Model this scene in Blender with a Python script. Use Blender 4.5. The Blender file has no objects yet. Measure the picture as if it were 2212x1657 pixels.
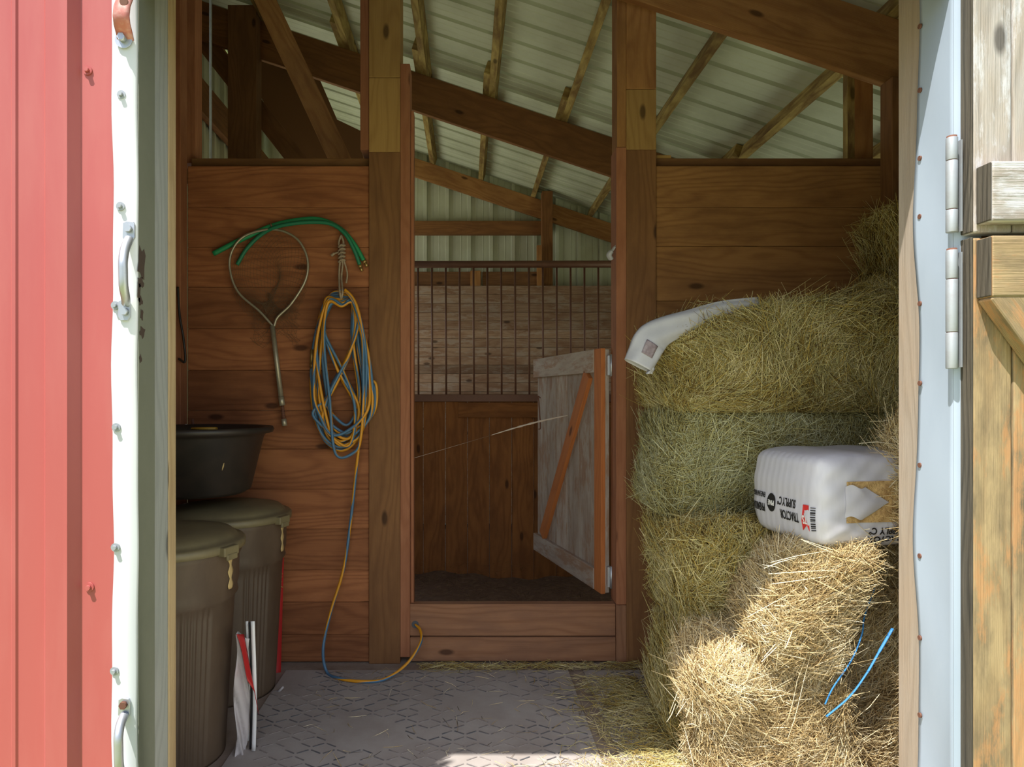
import bpy, math, random
import numpy as np
from mathutils import Vector, Matrix
random.seed(7); np.random.seed(7)
C = bpy.context.scene
COL = C.collection
F = 1475.0; CX = 1009.0; CY = 860.0; H = 1.18
# ---------------------------------------------------------------- camera, world, sun, exposure
cam = bpy.data.cameras.new('camera'); camo = bpy.data.objects.new('camera', cam); COL.objects.link(camo)
camo.location = (0, 0, H); camo.rotation_euler = (math.pi/2, 0, 0)
cam.sensor_width = 36; cam.lens = F/2212*36
cam.shift_x = (1106-CX)/2212; cam.shift_y = (CY-828.5)/2212
cam.clip_start = .05; cam.clip_end = 200
C.camera = camo
C.view_settings.view_transform = 'Standard'; C.view_settings.look = 'None'
C.view_settings.gamma = 1; C.view_settings.use_curve_mapping = False
C.view_settings.exposure = 0.0
SD = Vector((.9, 1.0, -2.8)).normalized()          # direction the sunlight travels
w = bpy.data.worlds.new('sky'); C.world = w; w.use_nodes = True
nt = w.node_tree; bg = nt.nodes['Background']
sky = nt.nodes.new('ShaderNodeTexSky'); sky.sky_type = 'NISHITA'; sky.sun_disc = False
sky.sun_elevation = math.radians(62); sky.sun_rotation = math.radians(220); sky.air_density = 1.0; sky.dust_density = 1.5
nt.links.new(sky.outputs[0], bg.inputs[0]); bg.inputs[1].default_value = .19
sl = bpy.data.lights.new('sun', 'SUN'); sl.energy = 8.5; sl.angle = math.radians(.6); sl.color = (1, .96, .9)
so = bpy.data.objects.new('sun', sl); COL.objects.link(so); so.rotation_euler = SD.to_track_quat('-Z', 'Y').to_euler()
def daylight(name, loc, direction, sx, sy, power, col):
    l = bpy.data.lights.new(name, 'AREA'); l.shape = 'RECTANGLE'; l.size = sx; l.size_y = sy; l.energy = power; l.color = col
    o = bpy.data.objects.new(name, l); COL.objects.link(o); o.location = loc
    o.rotation_euler = Vector(direction).to_track_quat('-Z', 'Z').to_euler(); return o
# added area lamps: daylight at left bay, fill through invented right opening, doorway fill
daylight('daylight_left_bay', (-2.2, 6.15, 1.8), (1, 0, -.05), 1.6, 2.2, 30, (1, .99, .95))
daylight('fill_right_opening', (2.9, 4.1, 1.5), (-1, 0, .1), 1.5, .9, 12, (.92, 1, .80))
daylight('fill_doorway', (.17, 1.44, 1.0), (0, 1, .12), 1.7, 1.9, 9, (1, .93, .8))

# ---------------------------------------------------------------- helpers
def P(px, py, D): return Vector(((px-CX)/F*D, D, H+(CY-py)/F*D))
def X(px, D): return (px-CX)/F*D
def Z(py, D): return H+(CY-py)/F*D
class MB:
    def __init__(s): s.v=[]; s.f=[]; s.uv=[]; s.m=[]; s.r=[]; s.sm=[]
    def quad(s, idx, uvs, m=0, r=0, sm=False): s.f.append(idx); s.uv.extend(uvs); s.m.append(m); s.r.append(r); s.sm.append(sm)
    def obox(s, c, ax, dims, m=0, r=None, taper=None):
        # ax: (a,b,c) unit vectors, grain runs along a
        c=Vector(c); a,b,n=[Vector(q).normalized() for q in ax]; l,wd,h=[d/2 for d in dims]
        if r is None: r=random.random()
        i0=len(s.v); cs=[(i,j,k) for i in (-1,1) for j in (-1,1) for k in (-1,1)]
        for i,j,k in cs: s.v.append(c+a*l*i+b*wd*j+n*h*k)
        ou,ov=random.random()*40,random.random()*40
        def uvf(i,j,k,ax_):
            if ax_==0: return (ou+j*wd*.15, ov+k*h+3)
            if ax_==1: return (ou+i*l, ov+k*h+1.3)
            return (ou+i*l, ov+j*wd)
        for q,axn in (((0,1,3,2),0),((4,6,7,5),0),((0,4,5,1),1),((2,3,7,6),1),((0,2,6,4),2),((1,5,7,3),2)):
            s.quad([i0+t for t in q],[uvf(*cs[t],axn) for t in q],m,r)
    def box(s, x0,x1,y0,y1,z0,z1, g='x', m=0, r=None):
        c=((x0+x1)/2,(y0+y1)/2,(z0+z1)/2); d=(x1-x0,y1-y0,z1-z0)
        E={'x':Vector((1,0,0)),'y':Vector((0,1,0)),'z':Vector((0,0,1))}
        o={'x':'xzy','y':'yzx','z':'zxy'}[g]
        if g=='z' : o='zxy' if (x1-x0)>=(y1-y0) else 'zyx'
        dd={'x':d[0],'y':d[1],'z':d[2]}
        s.obox(c,[E[k] for k in o],[dd[k] for k in o],m,r)
    def tube(s, pts, r, seg=8, m=0, rnd=0, caps=True, flat=None):
        pts=[Vector(p) for p in pts]; n=len(pts)
        rr=r if isinstance(r,(list,tuple)) else [r]*n
        t0=(pts[1]-pts[0]).normalized(); up=Vector((0,0,1)) if abs(t0.z)<.9 else Vector((1,0,0))
        nx=t0.cross(up).normalized(); L=0; i0=len(s.v); Ls=[]
        for i,p in enumerate(pts):
            t=((pts[min(i+1,n-1)]-pts[max(i-1,0)])).normalized()
            nx=(nx-t*nx.dot(t)).normalized(); ny=t.cross(nx)
            if i: L+=(p-pts[i-1]).length
            Ls.append(L)
            for k in range(seg):
                a=2*math.pi*k/seg; s.v.append(p+nx*math.cos(a)*rr[i]+ny*math.sin(a)*rr[i]*(flat or 1))
        for i in range(n-1):
            for k in range(seg):
                k2=(k+1)%seg; A=i0+i*seg
                s.quad([A+k,A+k2,A+seg+k2,A+seg+k],[(Ls[i],k/seg),(Ls[i],(k+1)/seg),(Ls[i+1],(k+1)/seg),(Ls[i+1],k/seg)],m,rnd,True)
        if caps:
            for b,rev in ((i0,True),(i0+(n-1)*seg,False)):
                q=[b+k for k in range(seg)]
                if rev: q=q[::-1]
                s.quad(q,[(0,0)]*seg,m,rnd)
    def lathe(s, c, prof, seg=48, m=0, rnd=0, sy=1, fn=None):
        c=Vector(c); i0=len(s.v)
        for j,(r,z) in enumerate(prof):
            for k in range(seg):
                a=2*math.pi*k/seg; r2=r*(fn(a,j,z) if fn else 1)
                s.v.append(c+Vector((math.cos(a)*r2, math.sin(a)*r2*sy, z)))
        for j in range(len(prof)-1):
            for k in range(seg):
                k2=(k+1)%seg; A=i0+j*seg
                s.quad([A+k,A+k2,A+seg+k2,A+seg+k],[(k/seg,prof[j][1]),((k+1)/seg,prof[j][1]),((k+1)/seg,prof[j+1][1]),(k/seg,prof[j+1][1])],m,rnd,True)
    def grid(s, fn, nu, nv, m=0, rnd=0, sm=True, wrap=False):
        i0=len(s.v)
        for i in range(nu+1):
            for j in range(nv+1): s.v.append(Vector(fn(i/nu,j/nv)))
        for i in range(nu):
            for j in range(nv):
                a=i0+i*(nv+1)+j
                s.quad([a,a+nv+1,a+nv+2,a+1],[(i/nu,j/nv),((i+1)/nu,j/nv),((i+1)/nu,(j+1)/nv),(i/nu,(j+1)/nv)],m,rnd,sm)
    def prism(s, outline, axis, d0, d1, m=0, rnd=0, sm=False):
        # outline of 3D points at d0 pushed to d1 along axis
        ax=Vector(axis); i0=len(s.v); n=len(outline)
        for d in (d0,d1):
            for p in outline: s.v.append(Vector(p)+ax*d)
        s.quad([i0+k for k in range(n)][::-1],[(0,0)]*n,m,rnd); s.quad([i0+n+k for k in range(n)],[(0,0)]*n,m,rnd)
        for k in range(n):
            k2=(k+1)%n; s.quad([i0+k,i0+k2,i0+n+k2,i0+n+k],[(0,0),(.05,0),(.05,1),(0,1)],m,rnd,sm)
def parent(o, p):
    o.parent=p; o.matrix_parent_inverse=Matrix.Translation(-p.location) if p.parent is None else Matrix.Translation(-pworld(p))
def pworld(p):
    return WL[p.name]
WL={}
def build(name, mb, mats, par=None, bevel=0, solid=0, **props):
    me=bpy.data.meshes.new(name)
    vs=np.array([tuple(v) for v in mb.v]); lo=vs.min(0); hi=vs.max(0)
    org=np.array([(lo[0]+hi[0])/2,(lo[1]+hi[1])/2,lo[2]]); vs=vs-org
    me.from_pydata(vs.tolist(),[],mb.f)
    uvl=me.uv_layers.new(name='UVMap'); uvl.data.foreach_set('uv',np.array(mb.uv,dtype=np.float32).ravel())
    me.polygons.foreach_set('material_index',mb.m); me.polygons.foreach_set('use_smooth',mb.sm)
    a=me.attributes.new('rnd','FLOAT','FACE'); a.data.foreach_set('value',mb.r)
    for m in (mats if isinstance(mats,(list,tuple)) else [mats]): me.materials.append(m)
    o=bpy.data.objects.new(name,me); COL.objects.link(o)
    o.location=org.tolist(); WL[o.name]=Vector(org.tolist())
    if par: parent(o,par)
    if solid:
        s_=o.modifiers.new('solid','SOLIDIFY'); s_.thickness=solid; s_.offset=0
    if bevel:
        b=o.modifiers.new('bevel','BEVEL'); b.width=bevel; b.segments=2; b.limit_method='ANGLE'; b.angle_limit=.6
    for k,v in props.items(): o[k]=v
    return o
def thing(name, loc, label, cat, group=None):
    o=bpy.data.objects.new(name,None); COL.objects.link(o); o.location=loc; WL[o.name]=Vector(loc)
    o.empty_display_size=.05; o['label']=label; o['category']=cat
    if group: o['group']=group
    return o
def spline(pts, n=12):
    pts=[Vector(p) for p in pts]; q=[2*pts[0]-pts[1]]+pts+[2*pts[-1]-pts[-2]]; out=[]
    for i in range(1,len(q)-2):
        a,b,c,d=q[i-1:i+3]
        for k in range(n):
            t=k/n; out.append(.5*((2*b)+(c-a)*t+(2*a-5*b+4*c-d)*t*t+(3*b-a-3*c+d)*t**3))
    out.append(pts[-1]); return out
# ---------------------------------------------------------------- materials
def mat(name):
    m=bpy.data.materials.new(name); m.use_nodes=True; n=m.node_tree; return m,n,n.nodes['Principled BSDF']
class N:
    def __init__(s,n): s.n=n
    def new(s,t,**k):
        o=s.n.nodes.new(t)
        for a,b in k.items(): setattr(o,a,b)
        return o
    def l(s,a,b): s.n.links.new(a,b)
    def math(s,op,a,b=None,c=None,clamp=False):
        o=s.new('ShaderNodeMath',operation=op,use_clamp=clamp)
        for i,x in enumerate((a,b,c)):
            if x is None: continue
            if isinstance(x,(int,float)): o.inputs[i].default_value=x
            else: s.l(x,o.inputs[i])
        return o.outputs[0]
    def comb(s,x,y,z=0):
        o=s.new('ShaderNodeCombineXYZ')
        for i,q in enumerate((x,y,z)):
            if isinstance(q,(int,float)): o.inputs[i].default_value=q
            else: s.l(q,o.inputs[i])
        return o.outputs[0]
    def noise(s,vec,scale=1,detail=3,rough=.5,out=0):
        o=s.new('ShaderNodeTexNoise'); s.l(vec,o.inputs['Vector']); o.inputs['Scale'].default_value=scale
        o.inputs['Detail'].default_value=detail; o.inputs['Roughness'].default_value=rough; return o.outputs[out]
    def ramp(s,f,stops,interp='LINEAR'):
        o=s.new('ShaderNodeValToRGB'); s.l(f,o.inputs[0]); e=o.color_ramp; e.interpolation=interp
        while len(e.elements)<len(stops): e.elements.new(.5)
        for el,(p,c) in zip(e.elements,stops):
            el.position=p; el.color=(*c,1) if isinstance(c,tuple) else (c,c,c,1)
        return o.outputs[0]
    def mix(s,f,a,b,mode='MIX'):
        o=s.new('ShaderNodeMix',data_type='RGBA',blend_type=mode)
        for i,x in ((0,f),(6,a),(7,b)):
            if isinstance(x,(int,float)): o.inputs[i].default_value=x
            elif isinstance(x,tuple): o.inputs[i].default_value=(*x,1)
            else: s.l(x,o.inputs[i])
        return o.outputs[2]
    def bump(s,h,strength,dist,bsdf):
        o=s.new('ShaderNodeBump'); o.inputs['Strength'].default_value=strength; o.inputs['Distance'].default_value=dist
        s.l(h,o.inputs['Height']); s.l(o.outputs[0],bsdf.inputs['Normal'])
def wood(name, light, dark, stain=None, stain_amt=.5, rough=.75, ring=26, var=.35, knots=True, spec=.25, grain=.5, stain2=None, bump=.35):
    m,n,b=mat(name); g=N(n)
    uv=g.new('ShaderNodeUVMap',uv_map='UVMap').outputs[0]; sp=g.new('ShaderNodeSeparateXYZ'); g.l(uv,sp.inputs[0]); u,v=sp.outputs[0],sp.outputs[1]
    n1=g.noise(g.comb(g.math('MULTIPLY',u,1.1),g.math('MULTIPLY',v,5.5)),1,2)
    ph=g.math('ADD',g.math('MULTIPLY',v,ring),g.math('MULTIPLY',n1,9))
    rings=g.math('MULTIPLY_ADD',g.math('SINE',g.math('MULTIPLY',ph,6.283)),.5,.5)
    rings=g.math('POWER',rings,2.2)
    fine=g.noise(g.comb(g.math('MULTIPLY',u,6),g.math('MULTIPLY',v,260)),1,4,.65)
    low=g.noise(g.comb(g.math('MULTIPLY',u,1.7),g.math('MULTIPLY',v,6)),1,4,.6)
    f=g.math('ADD',g.math('MULTIPLY',rings,.42),g.math('MULTIPLY',fine,.75))
    f=g.math('ADD',f,g.math('MULTIPLY_ADD',low,.6,-.35),clamp=True)
    col=g.mix(g.math('MULTIPLY',f,grain*1.6,clamp=True),light,dark)
    if stain:
        sm=g.ramp(g.noise(g.comb(g.math('MULTIPLY',u,2.4),g.math('MULTIPLY',v,7)),1.3,6,.65),[(.42,0.),(.62,1.)])
        col=g.mix(g.math('MULTIPLY',sm,stain_amt),col,stain)
    if stain2:
        sm=g.ramp(g.noise(g.comb(g.math('MULTIPLY',u,3.1),g.math('MULTIPLY_ADD',v,11,7)),1.1,7,.75),[(.5,0.),(.58,1.)])
        col=g.mix(g.math('MULTIPLY',sm,.7),col,stain2)
    if knots:
        vo=g.new('ShaderNodeTexVoronoi',voronoi_dimensions='2D'); vo.inputs['Scale'].default_value=1
        g.l(g.comb(g.math('MULTIPLY',u,2.0),g.math('MULTIPLY',v,5.0)),vo.inputs['Vector'])
        s3=g.new('ShaderNodeSeparateXYZ'); g.l(vo.outputs['Color'],s3.inputs[0])
        k=g.math('MULTIPLY',g.ramp(vo.outputs['Distance'],[(.045,1.),(.085,0.)]),g.math('GREATER_THAN',s3.outputs[0],.72))
        col=g.mix(g.math('MULTIPLY',k,.8),col,tuple(c*.25 for c in dark))
    at=g.new('ShaderNodeAttribute',attribute_name='rnd').outputs['Fac']
    vv=g.math('MULTIPLY_ADD',at,var,1-var*.55); c3=g.new('ShaderNodeVectorMath',operation='SCALE'); g.l(col,c3.inputs[0]); g.l(vv,c3.inputs['Scale'])
    g.l(c3.outputs[0],b.inputs['Base Color']); b.inputs['Roughness'].default_value=rough
    b.inputs['Specular IOR Level'].default_value=spec
    g.bump(g.math('ADD',g.math('MULTIPLY',fine,-1),g.math('MULTIPLY',rings,-.3)),bump,.004,b)
    return m
def plain(name, col, rough=.5, metal=0, dirt=None, dirt_amt=.4, scale=8, spec=.5, lo=.45, hi=.7, streak=(1,1,1), bump=0, coat=0):
    m,n,b=mat(name); g=N(n)
    b.inputs['Roughness'].default_value=rough; b.inputs['Metallic'].default_value=metal; b.inputs['Specular IOR Level'].default_value=spec
    tc=g.new('ShaderNodeTexCoord').outputs['Object']; mp=g.new('ShaderNodeMapping'); mp.inputs['Scale'].default_value=streak; g.l(tc,mp.inputs[0])
    f=g.noise(mp.outputs[0],scale,7,.65)
    if dirt:
        c=g.mix(g.math('MULTIPLY',g.ramp(f,[(lo,0.),(hi,1.)]),dirt_amt),col,dirt); g.l(c,b.inputs['Base Color'])
        g.l(g.math('MULTIPLY_ADD',f,.3,rough-.12),b.inputs['Roughness'])
    else: b.inputs['Base Color'].default_value=(*col,1)
    if bump: g.bump(f,bump,.01,b)
    return m
W={}
W['plank']=wood('stained_plank',(.38,.15,.06),(.165,.052,.019),stain=(.13,.042,.016),stain_amt=.4,var=.4)
W['plank_tan']=wood('tan_plank',(.37,.185,.065),(.18,.075,.023),stain=(.11,.045,.018),stain_amt=.4,var=.25)
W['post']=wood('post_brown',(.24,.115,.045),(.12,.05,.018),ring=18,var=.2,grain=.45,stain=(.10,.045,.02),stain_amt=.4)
W['post_light']=wood('post_tan',(.42,.25,.085),(.24,.12,.035),ring=14,var=.2,grain=.4)
W['orange']=wood('orange_trim',(.40,.17,.085),(.26,.095,.042),ring=18,var=.2,grain=.45,stain=(.22,.075,.035),stain_amt=.4)
W['brace']=wood('brace_orange',(.58,.20,.06),(.36,.105,.03),ring=18,var=.2,grain=.4)
W['rafter']=wood('rafter_brown',(.29,.13,.045),(.15,.06,.02),ring=18,var=.2,grain=.5,stain=(.14,.06,.022),stain_amt=.5)
W['rafter_tan']=wood('rafter_tan',(.46,.23,.08),(.25,.10,.03),ring=18,var=.2,grain=.5,stain=(.2,.085,.03),stain_amt=.5)
W['purlin']=wood('purlin_bark',(.60,.46,.17),(.28,.18,.05),ring=14,var=.2,grain=.7,stain=(.13,.06,.025),stain_amt=.75,bump=.8)
W['grayplank']=wood('worn_plank',(.44,.30,.20),(.24,.13,.075),stain=(.20,.09,.045),stain_amt=.6,stain2=(.42,.33,.26),var=.45)
W['board']=wood('stall_board',(.32,.125,.034),(.16,.05,.011),ring=14,var=.2,grain=.5,stain=(.12,.04,.012),stain_amt=.5)
W['doorgray']=wood('door_gray',(.42,.33,.27),(.24,.17,.13),stain=(.5,.45,.40),stain_amt=.6,var=.2,knots=False,stain2=(.30,.16,.09))
W['sill']=wood('sill_board',(.34,.17,.09),(.18,.075,.035),stain=(.20,.10,.06),stain_amt=.6,var=.2)
W['weather']=wood('weathered_gray',(.56,.52,.48),(.30,.26,.22),stain=(.46,.36,.26),stain_amt=.55,var=.15,grain=.6,stain2=(.68,.68,.7),ring=20,bump=.8)
W['yellow']=wood('weathered_yellow',(.50,.37,.20),(.30,.20,.10),stain=(.17,.13,.08),stain_amt=.9,var=.12,grain=.5,stain2=(.55,.28,.12),ring=12,bump=.6)
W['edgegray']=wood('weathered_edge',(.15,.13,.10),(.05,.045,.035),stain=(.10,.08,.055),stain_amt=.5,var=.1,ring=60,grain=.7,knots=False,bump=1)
W['jambgray']=wood('jamb_weathered',(.38,.32,.26),(.26,.21,.16),stain=(.36,.27,.19),stain_amt=.5,var=.1,grain=.5,knots=False)
W['jambleft']=wood('door_frame_gray',(.33,.34,.33),(.22,.23,.22),stain=(.26,.28,.26),stain_amt=.5,var=.1,grain=.5)
W['tan']=wood('jamb_tan',(.50,.38,.22),(.34,.23,.12),stain=(.30,.2,.1),stain_amt=.3,var=.1)
def metal_sheet(name,c1,c2):
    m,n,b=mat(name); g=N(n); tc=g.new('ShaderNodeTexCoord').outputs['Object']
    f=g.noise(tc,2.5,5,.6); g.l(g.mix(g.ramp(f,[(.4,0.),(.7,1.)]),c1,c2),b.inputs['Base Color']); b.inputs['Roughness'].default_value=.5
    b.inputs['Specular IOR Level'].default_value=.4; return m
W['roof']=metal_sheet('roof_metal',(.62,.66,.52),(.50,.53,.40))
W['wallmetal']=metal_sheet('wall_metal',(.62,.64,.50),(.52,.53,.38))
W['red']=plain('red_paint',(.45,.102,.095),.38,dirt=(.51,.165,.145),dirt_amt=.35,scale=3,streak=(3,3,.5))
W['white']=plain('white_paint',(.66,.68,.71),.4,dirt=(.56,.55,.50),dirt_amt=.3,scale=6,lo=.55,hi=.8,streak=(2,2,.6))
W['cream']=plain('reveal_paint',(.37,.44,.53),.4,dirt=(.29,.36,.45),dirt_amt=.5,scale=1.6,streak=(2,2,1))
W['olive']=plain('shaded_white_paint',(.17,.18,.14),.5,dirt=(.13,.14,.10),dirt_amt=.4,scale=5)  # return of the white trim, its shade put into a dark olive colour
W['chip']=plain('bare_patch',(.06,.04,.03),.8)
W['galv']=plain('galvanised_steel',(.50,.53,.57),.42,.75,dirt=(.22,.15,.10),dirt_amt=.5,scale=22,lo=.55,hi=.75)
W['galvp']=plain('dull_zinc',(.36,.39,.42),.5,.3,dirt=(.27,.24,.23),dirt_amt=.4,scale=30)
W['rust']=plain('rusty_steel',(.16,.07,.045),.8,.2,dirt=(.14,.05,.03),scale=60)
W['redmetal']=plain('red_worn_steel',(.50,.17,.14),.5,.2,dirt=(.6,.42,.36),dirt_amt=.6,scale=50)
W['bar']=plain('brown_bar',(.15,.065,.04),.5,.2,dirt=(.22,.10,.06),scale=20)
W['rubber']=plain('rubber_tread',(.09,.09,.10),.75,dirt=(.28,.24,.22),dirt_amt=.9,scale=5,lo=.42,hi=.58)
W['dust']=plain('dusty_mat',(.36,.33,.31),.85,dirt=(.23,.185,.16),dirt_amt=.7,scale=4,bump=.3,lo=.4,hi=.75)
W['floor']=plain('dirty_floor',(.31,.25,.205),.9,dirt=(.17,.115,.085),dirt_amt=.8,scale=5,bump=.5,lo=.42,hi=.7)
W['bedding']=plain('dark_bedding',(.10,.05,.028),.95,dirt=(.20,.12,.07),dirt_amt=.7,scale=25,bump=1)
W['can']=plain('brown_plastic',(.085,.056,.036),.5,dirt=(.165,.115,.075),dirt_amt=.55,scale=5,streak=(1.5,1.5,.6),lo=.4,hi=.7)
W['lid']=plain('olive_lid',(.20,.165,.085),.45,dirt=(.12,.095,.055),dirt_amt=.6,scale=6)
W['black']=plain('black_plastic',(.022,.018,.015),.42,dirt=(.06,.04,.03),scale=8)
W['peel']=plain('peeling_label',(.55,.40,.18),.8)
W['yel']=plain('yellow_plastic',(.42,.25,.03),.5)
W['bag']=plain('white_bag_film',(.58,.58,.65),.3,dirt=(.47,.48,.56),dirt_amt=.5,scale=4,streak=(6,1,1))
W['sack']=plain('woven_sack',(.46,.46,.49),.6,dirt=(.36,.35,.37),dirt_amt=.4,scale=12)
W['shav']=plain('wood_shavings',(.62,.42,.18),.9,dirt=(.32,.17,.06),dirt_amt=.8,scale=40,bump=1)
W['ink']=plain('black_ink',(.015,.015,.017),.5)
W['redink']=plain('red_ink',(.55,.03,.03),.5)
W['whiteink']=plain('white_ink',(.8,.8,.8),.5)
W['fade']=plain('faded_print',(.22,.17,.19),.7,dirt=(.45,.40,.42),dirt_amt=.7,scale=40)
W['paper']=plain('paper_sack',(.52,.48,.48),.7,dirt=(.42,.18,.17),dirt_amt=.5,scale=7,lo=.5,hi=.75,bump=.5)
W['bagred']=plain('red_sack',(.45,.02,.02),.45)
W['gold']=plain('gold_print',(.45,.28,.06),.5)
W['green']=plain('green_hose_rubber',(.015,.26,.10),.45,dirt=(.02,.16,.07),scale=15)
W['green2']=plain('dark_green_hose_rubber',(.012,.17,.085),.5)
W['brass']=plain('brass',(.40,.27,.10),.4,.7)
W['alu']=plain('aluminium',(.42,.38,.28),.4,.6,dirt=(.22,.17,.1),scale=30)
W['rope']=plain('rope_fibre',(.42,.32,.22),.9,dirt=(.2,.13,.08),scale=90,bump=.8)
W['net']=plain('net_twine',(.16,.09,.045),.9)
W['blue']=plain('blue_twine',(.03,.20,.50),.6)
W['web']=plain('cobweb_silk',(.62,.52,.44),.9)
W['stone']=plain('gravel',(.40,.36,.30),.95)
def ground_mat():
    m,n,b=mat('grass_ground'); g=N(n); tc=g.new('ShaderNodeTexCoord').outputs['Object']
    g.l(g.mix(g.noise(tc,6,6,.7),(.20,.26,.07),(.30,.30,.12)),b.inputs['Base Color']); b.inputs['Roughness'].default_value=.95; return m
W['grass']=ground_mat()
def hose_mat():
    m,n,b=mat('two_tone_hose'); g=N(n)
    uv=g.new('ShaderNodeUVMap',uv_map='UVMap').outputs[0]; sp=g.new('ShaderNodeSeparateXYZ'); g.l(uv,sp.inputs[0])
    tw=g.noise(g.comb(g.math('MULTIPLY',sp.outputs[0],1.6),0),1,2)
    f=g.math('FRACT',g.math('ADD',sp.outputs[1],g.math('MULTIPLY',tw,5)))
    g.l(g.mix(g.math('GREATER_THAN',f,.5),(.62,.27,.012),(.065,.155,.26)),b.inputs['Base Color']); b.inputs['Roughness'].default_value=.42; return m
W['hose']=hose_mat()
def hay_mat(name, stops):
    m,n,b=mat(name); g=N(n); at=g.new('ShaderNodeAttribute',attribute_name='rnd').outputs['Fac']
    tc=g.new('ShaderNodeTexCoord').outputs['Object']; mp=g.new('ShaderNodeMapping'); mp.inputs['Scale'].default_value=(1,1,.25); g.l(tc,mp.inputs[0])
    f=g.noise(mp.outputs[0],120,3,.7); lowf=g.noise(tc,5,3,.5)
    c=g.ramp(g.math('ADD',at,g.math('ADD',g.math('MULTIPLY_ADD',f,.3,-.15),g.math('MULTIPLY_ADD',lowf,1.1,-.55)),clamp=True),stops)
    g.l(c,b.inputs['Base Color']); b.inputs['Roughness'].default_value=.6; b.inputs['Specular IOR Level'].default_value=.3
    g.bump(f,.6,.01,b)
    return m
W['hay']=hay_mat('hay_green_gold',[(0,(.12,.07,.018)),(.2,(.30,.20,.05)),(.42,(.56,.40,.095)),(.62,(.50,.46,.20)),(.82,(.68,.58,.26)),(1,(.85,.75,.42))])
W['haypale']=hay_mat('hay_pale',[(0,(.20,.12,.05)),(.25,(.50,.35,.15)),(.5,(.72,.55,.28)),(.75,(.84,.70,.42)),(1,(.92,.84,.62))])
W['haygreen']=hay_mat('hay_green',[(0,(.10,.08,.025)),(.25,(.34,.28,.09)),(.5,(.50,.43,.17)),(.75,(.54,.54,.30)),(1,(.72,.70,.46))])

# ---------------------------------------------------------------- shell
roofZ=lambda x: 3.465-.333*x            # top of the rafters
SL=Vector((1,0,-.333)).normalized(); RN=Vector((.333,0,1)).normalized()
mb=MB(); mb.box(-14,14,-12,1.45,-.06,-.01,'x'); mb.box(-14,-2.3,1.45,16,-.06,-.01,'x'); mb.box(3.1,14,1.45,16,-.06,-.01,'x'); mb.box(-2.3,3.1,7.3,16,-.06,-.01,'x')
build('ground_outside',mb,W['grass'],kind='structure')
mb=MB(); mb.box(-2.3,3.1,1.45,3.12,-.3,0,'x'); build('floor',mb,W['floor'],kind='structure')
mb=MB()
def bed(u,v):
    x=-2.2+5.2*u; y=3.13+4.0*v; return (x,y,-.13+.03*math.sin(x*5+y*3)*math.sin(y*4-x)+.012*math.sin(x*23)*math.sin(y*19))
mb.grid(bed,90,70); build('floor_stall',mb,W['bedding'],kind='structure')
# roof sheet with trapezoid ribs running down the slope
def ribprof(t, pitch=.2286, h=.034):
    a=(t/pitch)%1*pitch
    if a<.006: return h*a/.006
    if a<.038: return h
    if a<.044: return h*(1-(a-.038)/.006)
    if .095<a<.105 or .165<a<.175: return .004
    return 0
def ribs(t0,t1,pitch=.2286):
    out=[]; k=math.floor(t0/pitch)
    while k*pitch<t1:
        for d in (0,.006,.038,.044,.090,.097,.105,.112,.160,.167,.175,.182): 
            t=k*pitch+d
            if t0<=t<=t1: out.append(t)
        k+=1
    return [t0]+out+[t1]
mb=MB(); ys=ribs(1.3,7.25)
for i,y in enumerate(ys):
    h=ribprof(y+1e-6)
    for xx in (-2.6,3.2):
        mb.v.append(Vector((xx,y,roofZ(xx)+.10))+RN*(h))
for i in range(len(ys)-1):
    a=i*2; mb.quad([a,a+1,a+3,a+2],[(0,0)]*4)
ro=build('ceiling',mb,W['roof'],solid=.002,kind='structure')
def metal_wall(name,x0,x1,y,z0,z1f,kind='structure',axis='x',m='wallmetal',sgn=-1):
    mb=MB(); ts=ribs(x0,x1)
    for t in ts:
        h=ribprof(t+1e-6)*sgn
        for top in (0,1):
            z=z0 if not top else z1f(t)
            mb.v.append(Vector((t,y+h,z)) if axis=='x' else Vector((y+h,t,z)))
    for i in range(len(ts)-1):
        a=i*2; mb.quad([a,a+2,a+3,a+1],[(0,0)]*4)
    return build(name,mb,W[m],solid=.002,kind=kind)
metal_wall('wall_back',-2.2,3.0,7.12,-.1,lambda t: roofZ(t)+.112)
metal_wall('wall_left',3.1,5.3,-2.15,-.1,lambda t: roofZ(-2.15)+.08,axis='y',sgn=1)
metal_wall('wall_left_middle',5.3,6.42,-2.15,2.9,lambda t: roofZ(-2.15)+.08,axis='y',sgn=1)
metal_wall('wall_left_gable',6.42,7.1,-2.15,3.62,lambda t: roofZ(-2.15)+.08,axis='y',sgn=1)
mb=MB()                                                     # right side wall; its opening is invented to let fill light through
mb.box(2.93,2.97,1.7,3.3,-.1,2.55,'z'); mb.box(2.93,2.97,4.9,7.12,-.1,2.55,'z'); mb.box(2.93,2.97,3.3,4.9,-.1,1.0,'y'); mb.box(2.93,2.97,3.3,4.9,2.0,2.55,'y')
build('wall_right',mb,W['rafter'],kind='structure')
mb=MB(); mb.box(-1.47,-1.43,1.7,3.12,0,roofZ(-1.45),'y'); build('wall_left_entry',mb,W['plank'],kind='structure')
mb=MB()                                                     # front wall around the doorway
mb.box(-2.4,-.76,1.66,1.70,0,4.2,'z'); mb.box(1.13,3.1,1.52,1.66,0,2.4,'z'); mb.box(-2.4,3.1,1.50,1.66,2.4,2.45,'x')
mb.box(-.9,1.13,1.50,1.515,2.085,2.45,'x'); mb.box(-.9,1.13,1.515,1.70,2.23,2.45,'x'); mb.box(-2.4,3.1,1.55,1.66,2.45,3.0,'x'); mb.box(-2.4,1.2,1.55,1.66,3.0,3.1,'x'); mb.box(-2.4,-.2,1.55,1.66,3.1,3.55,'x')
build('wall_front',mb,W['plank_tan'],kind='structure')
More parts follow.
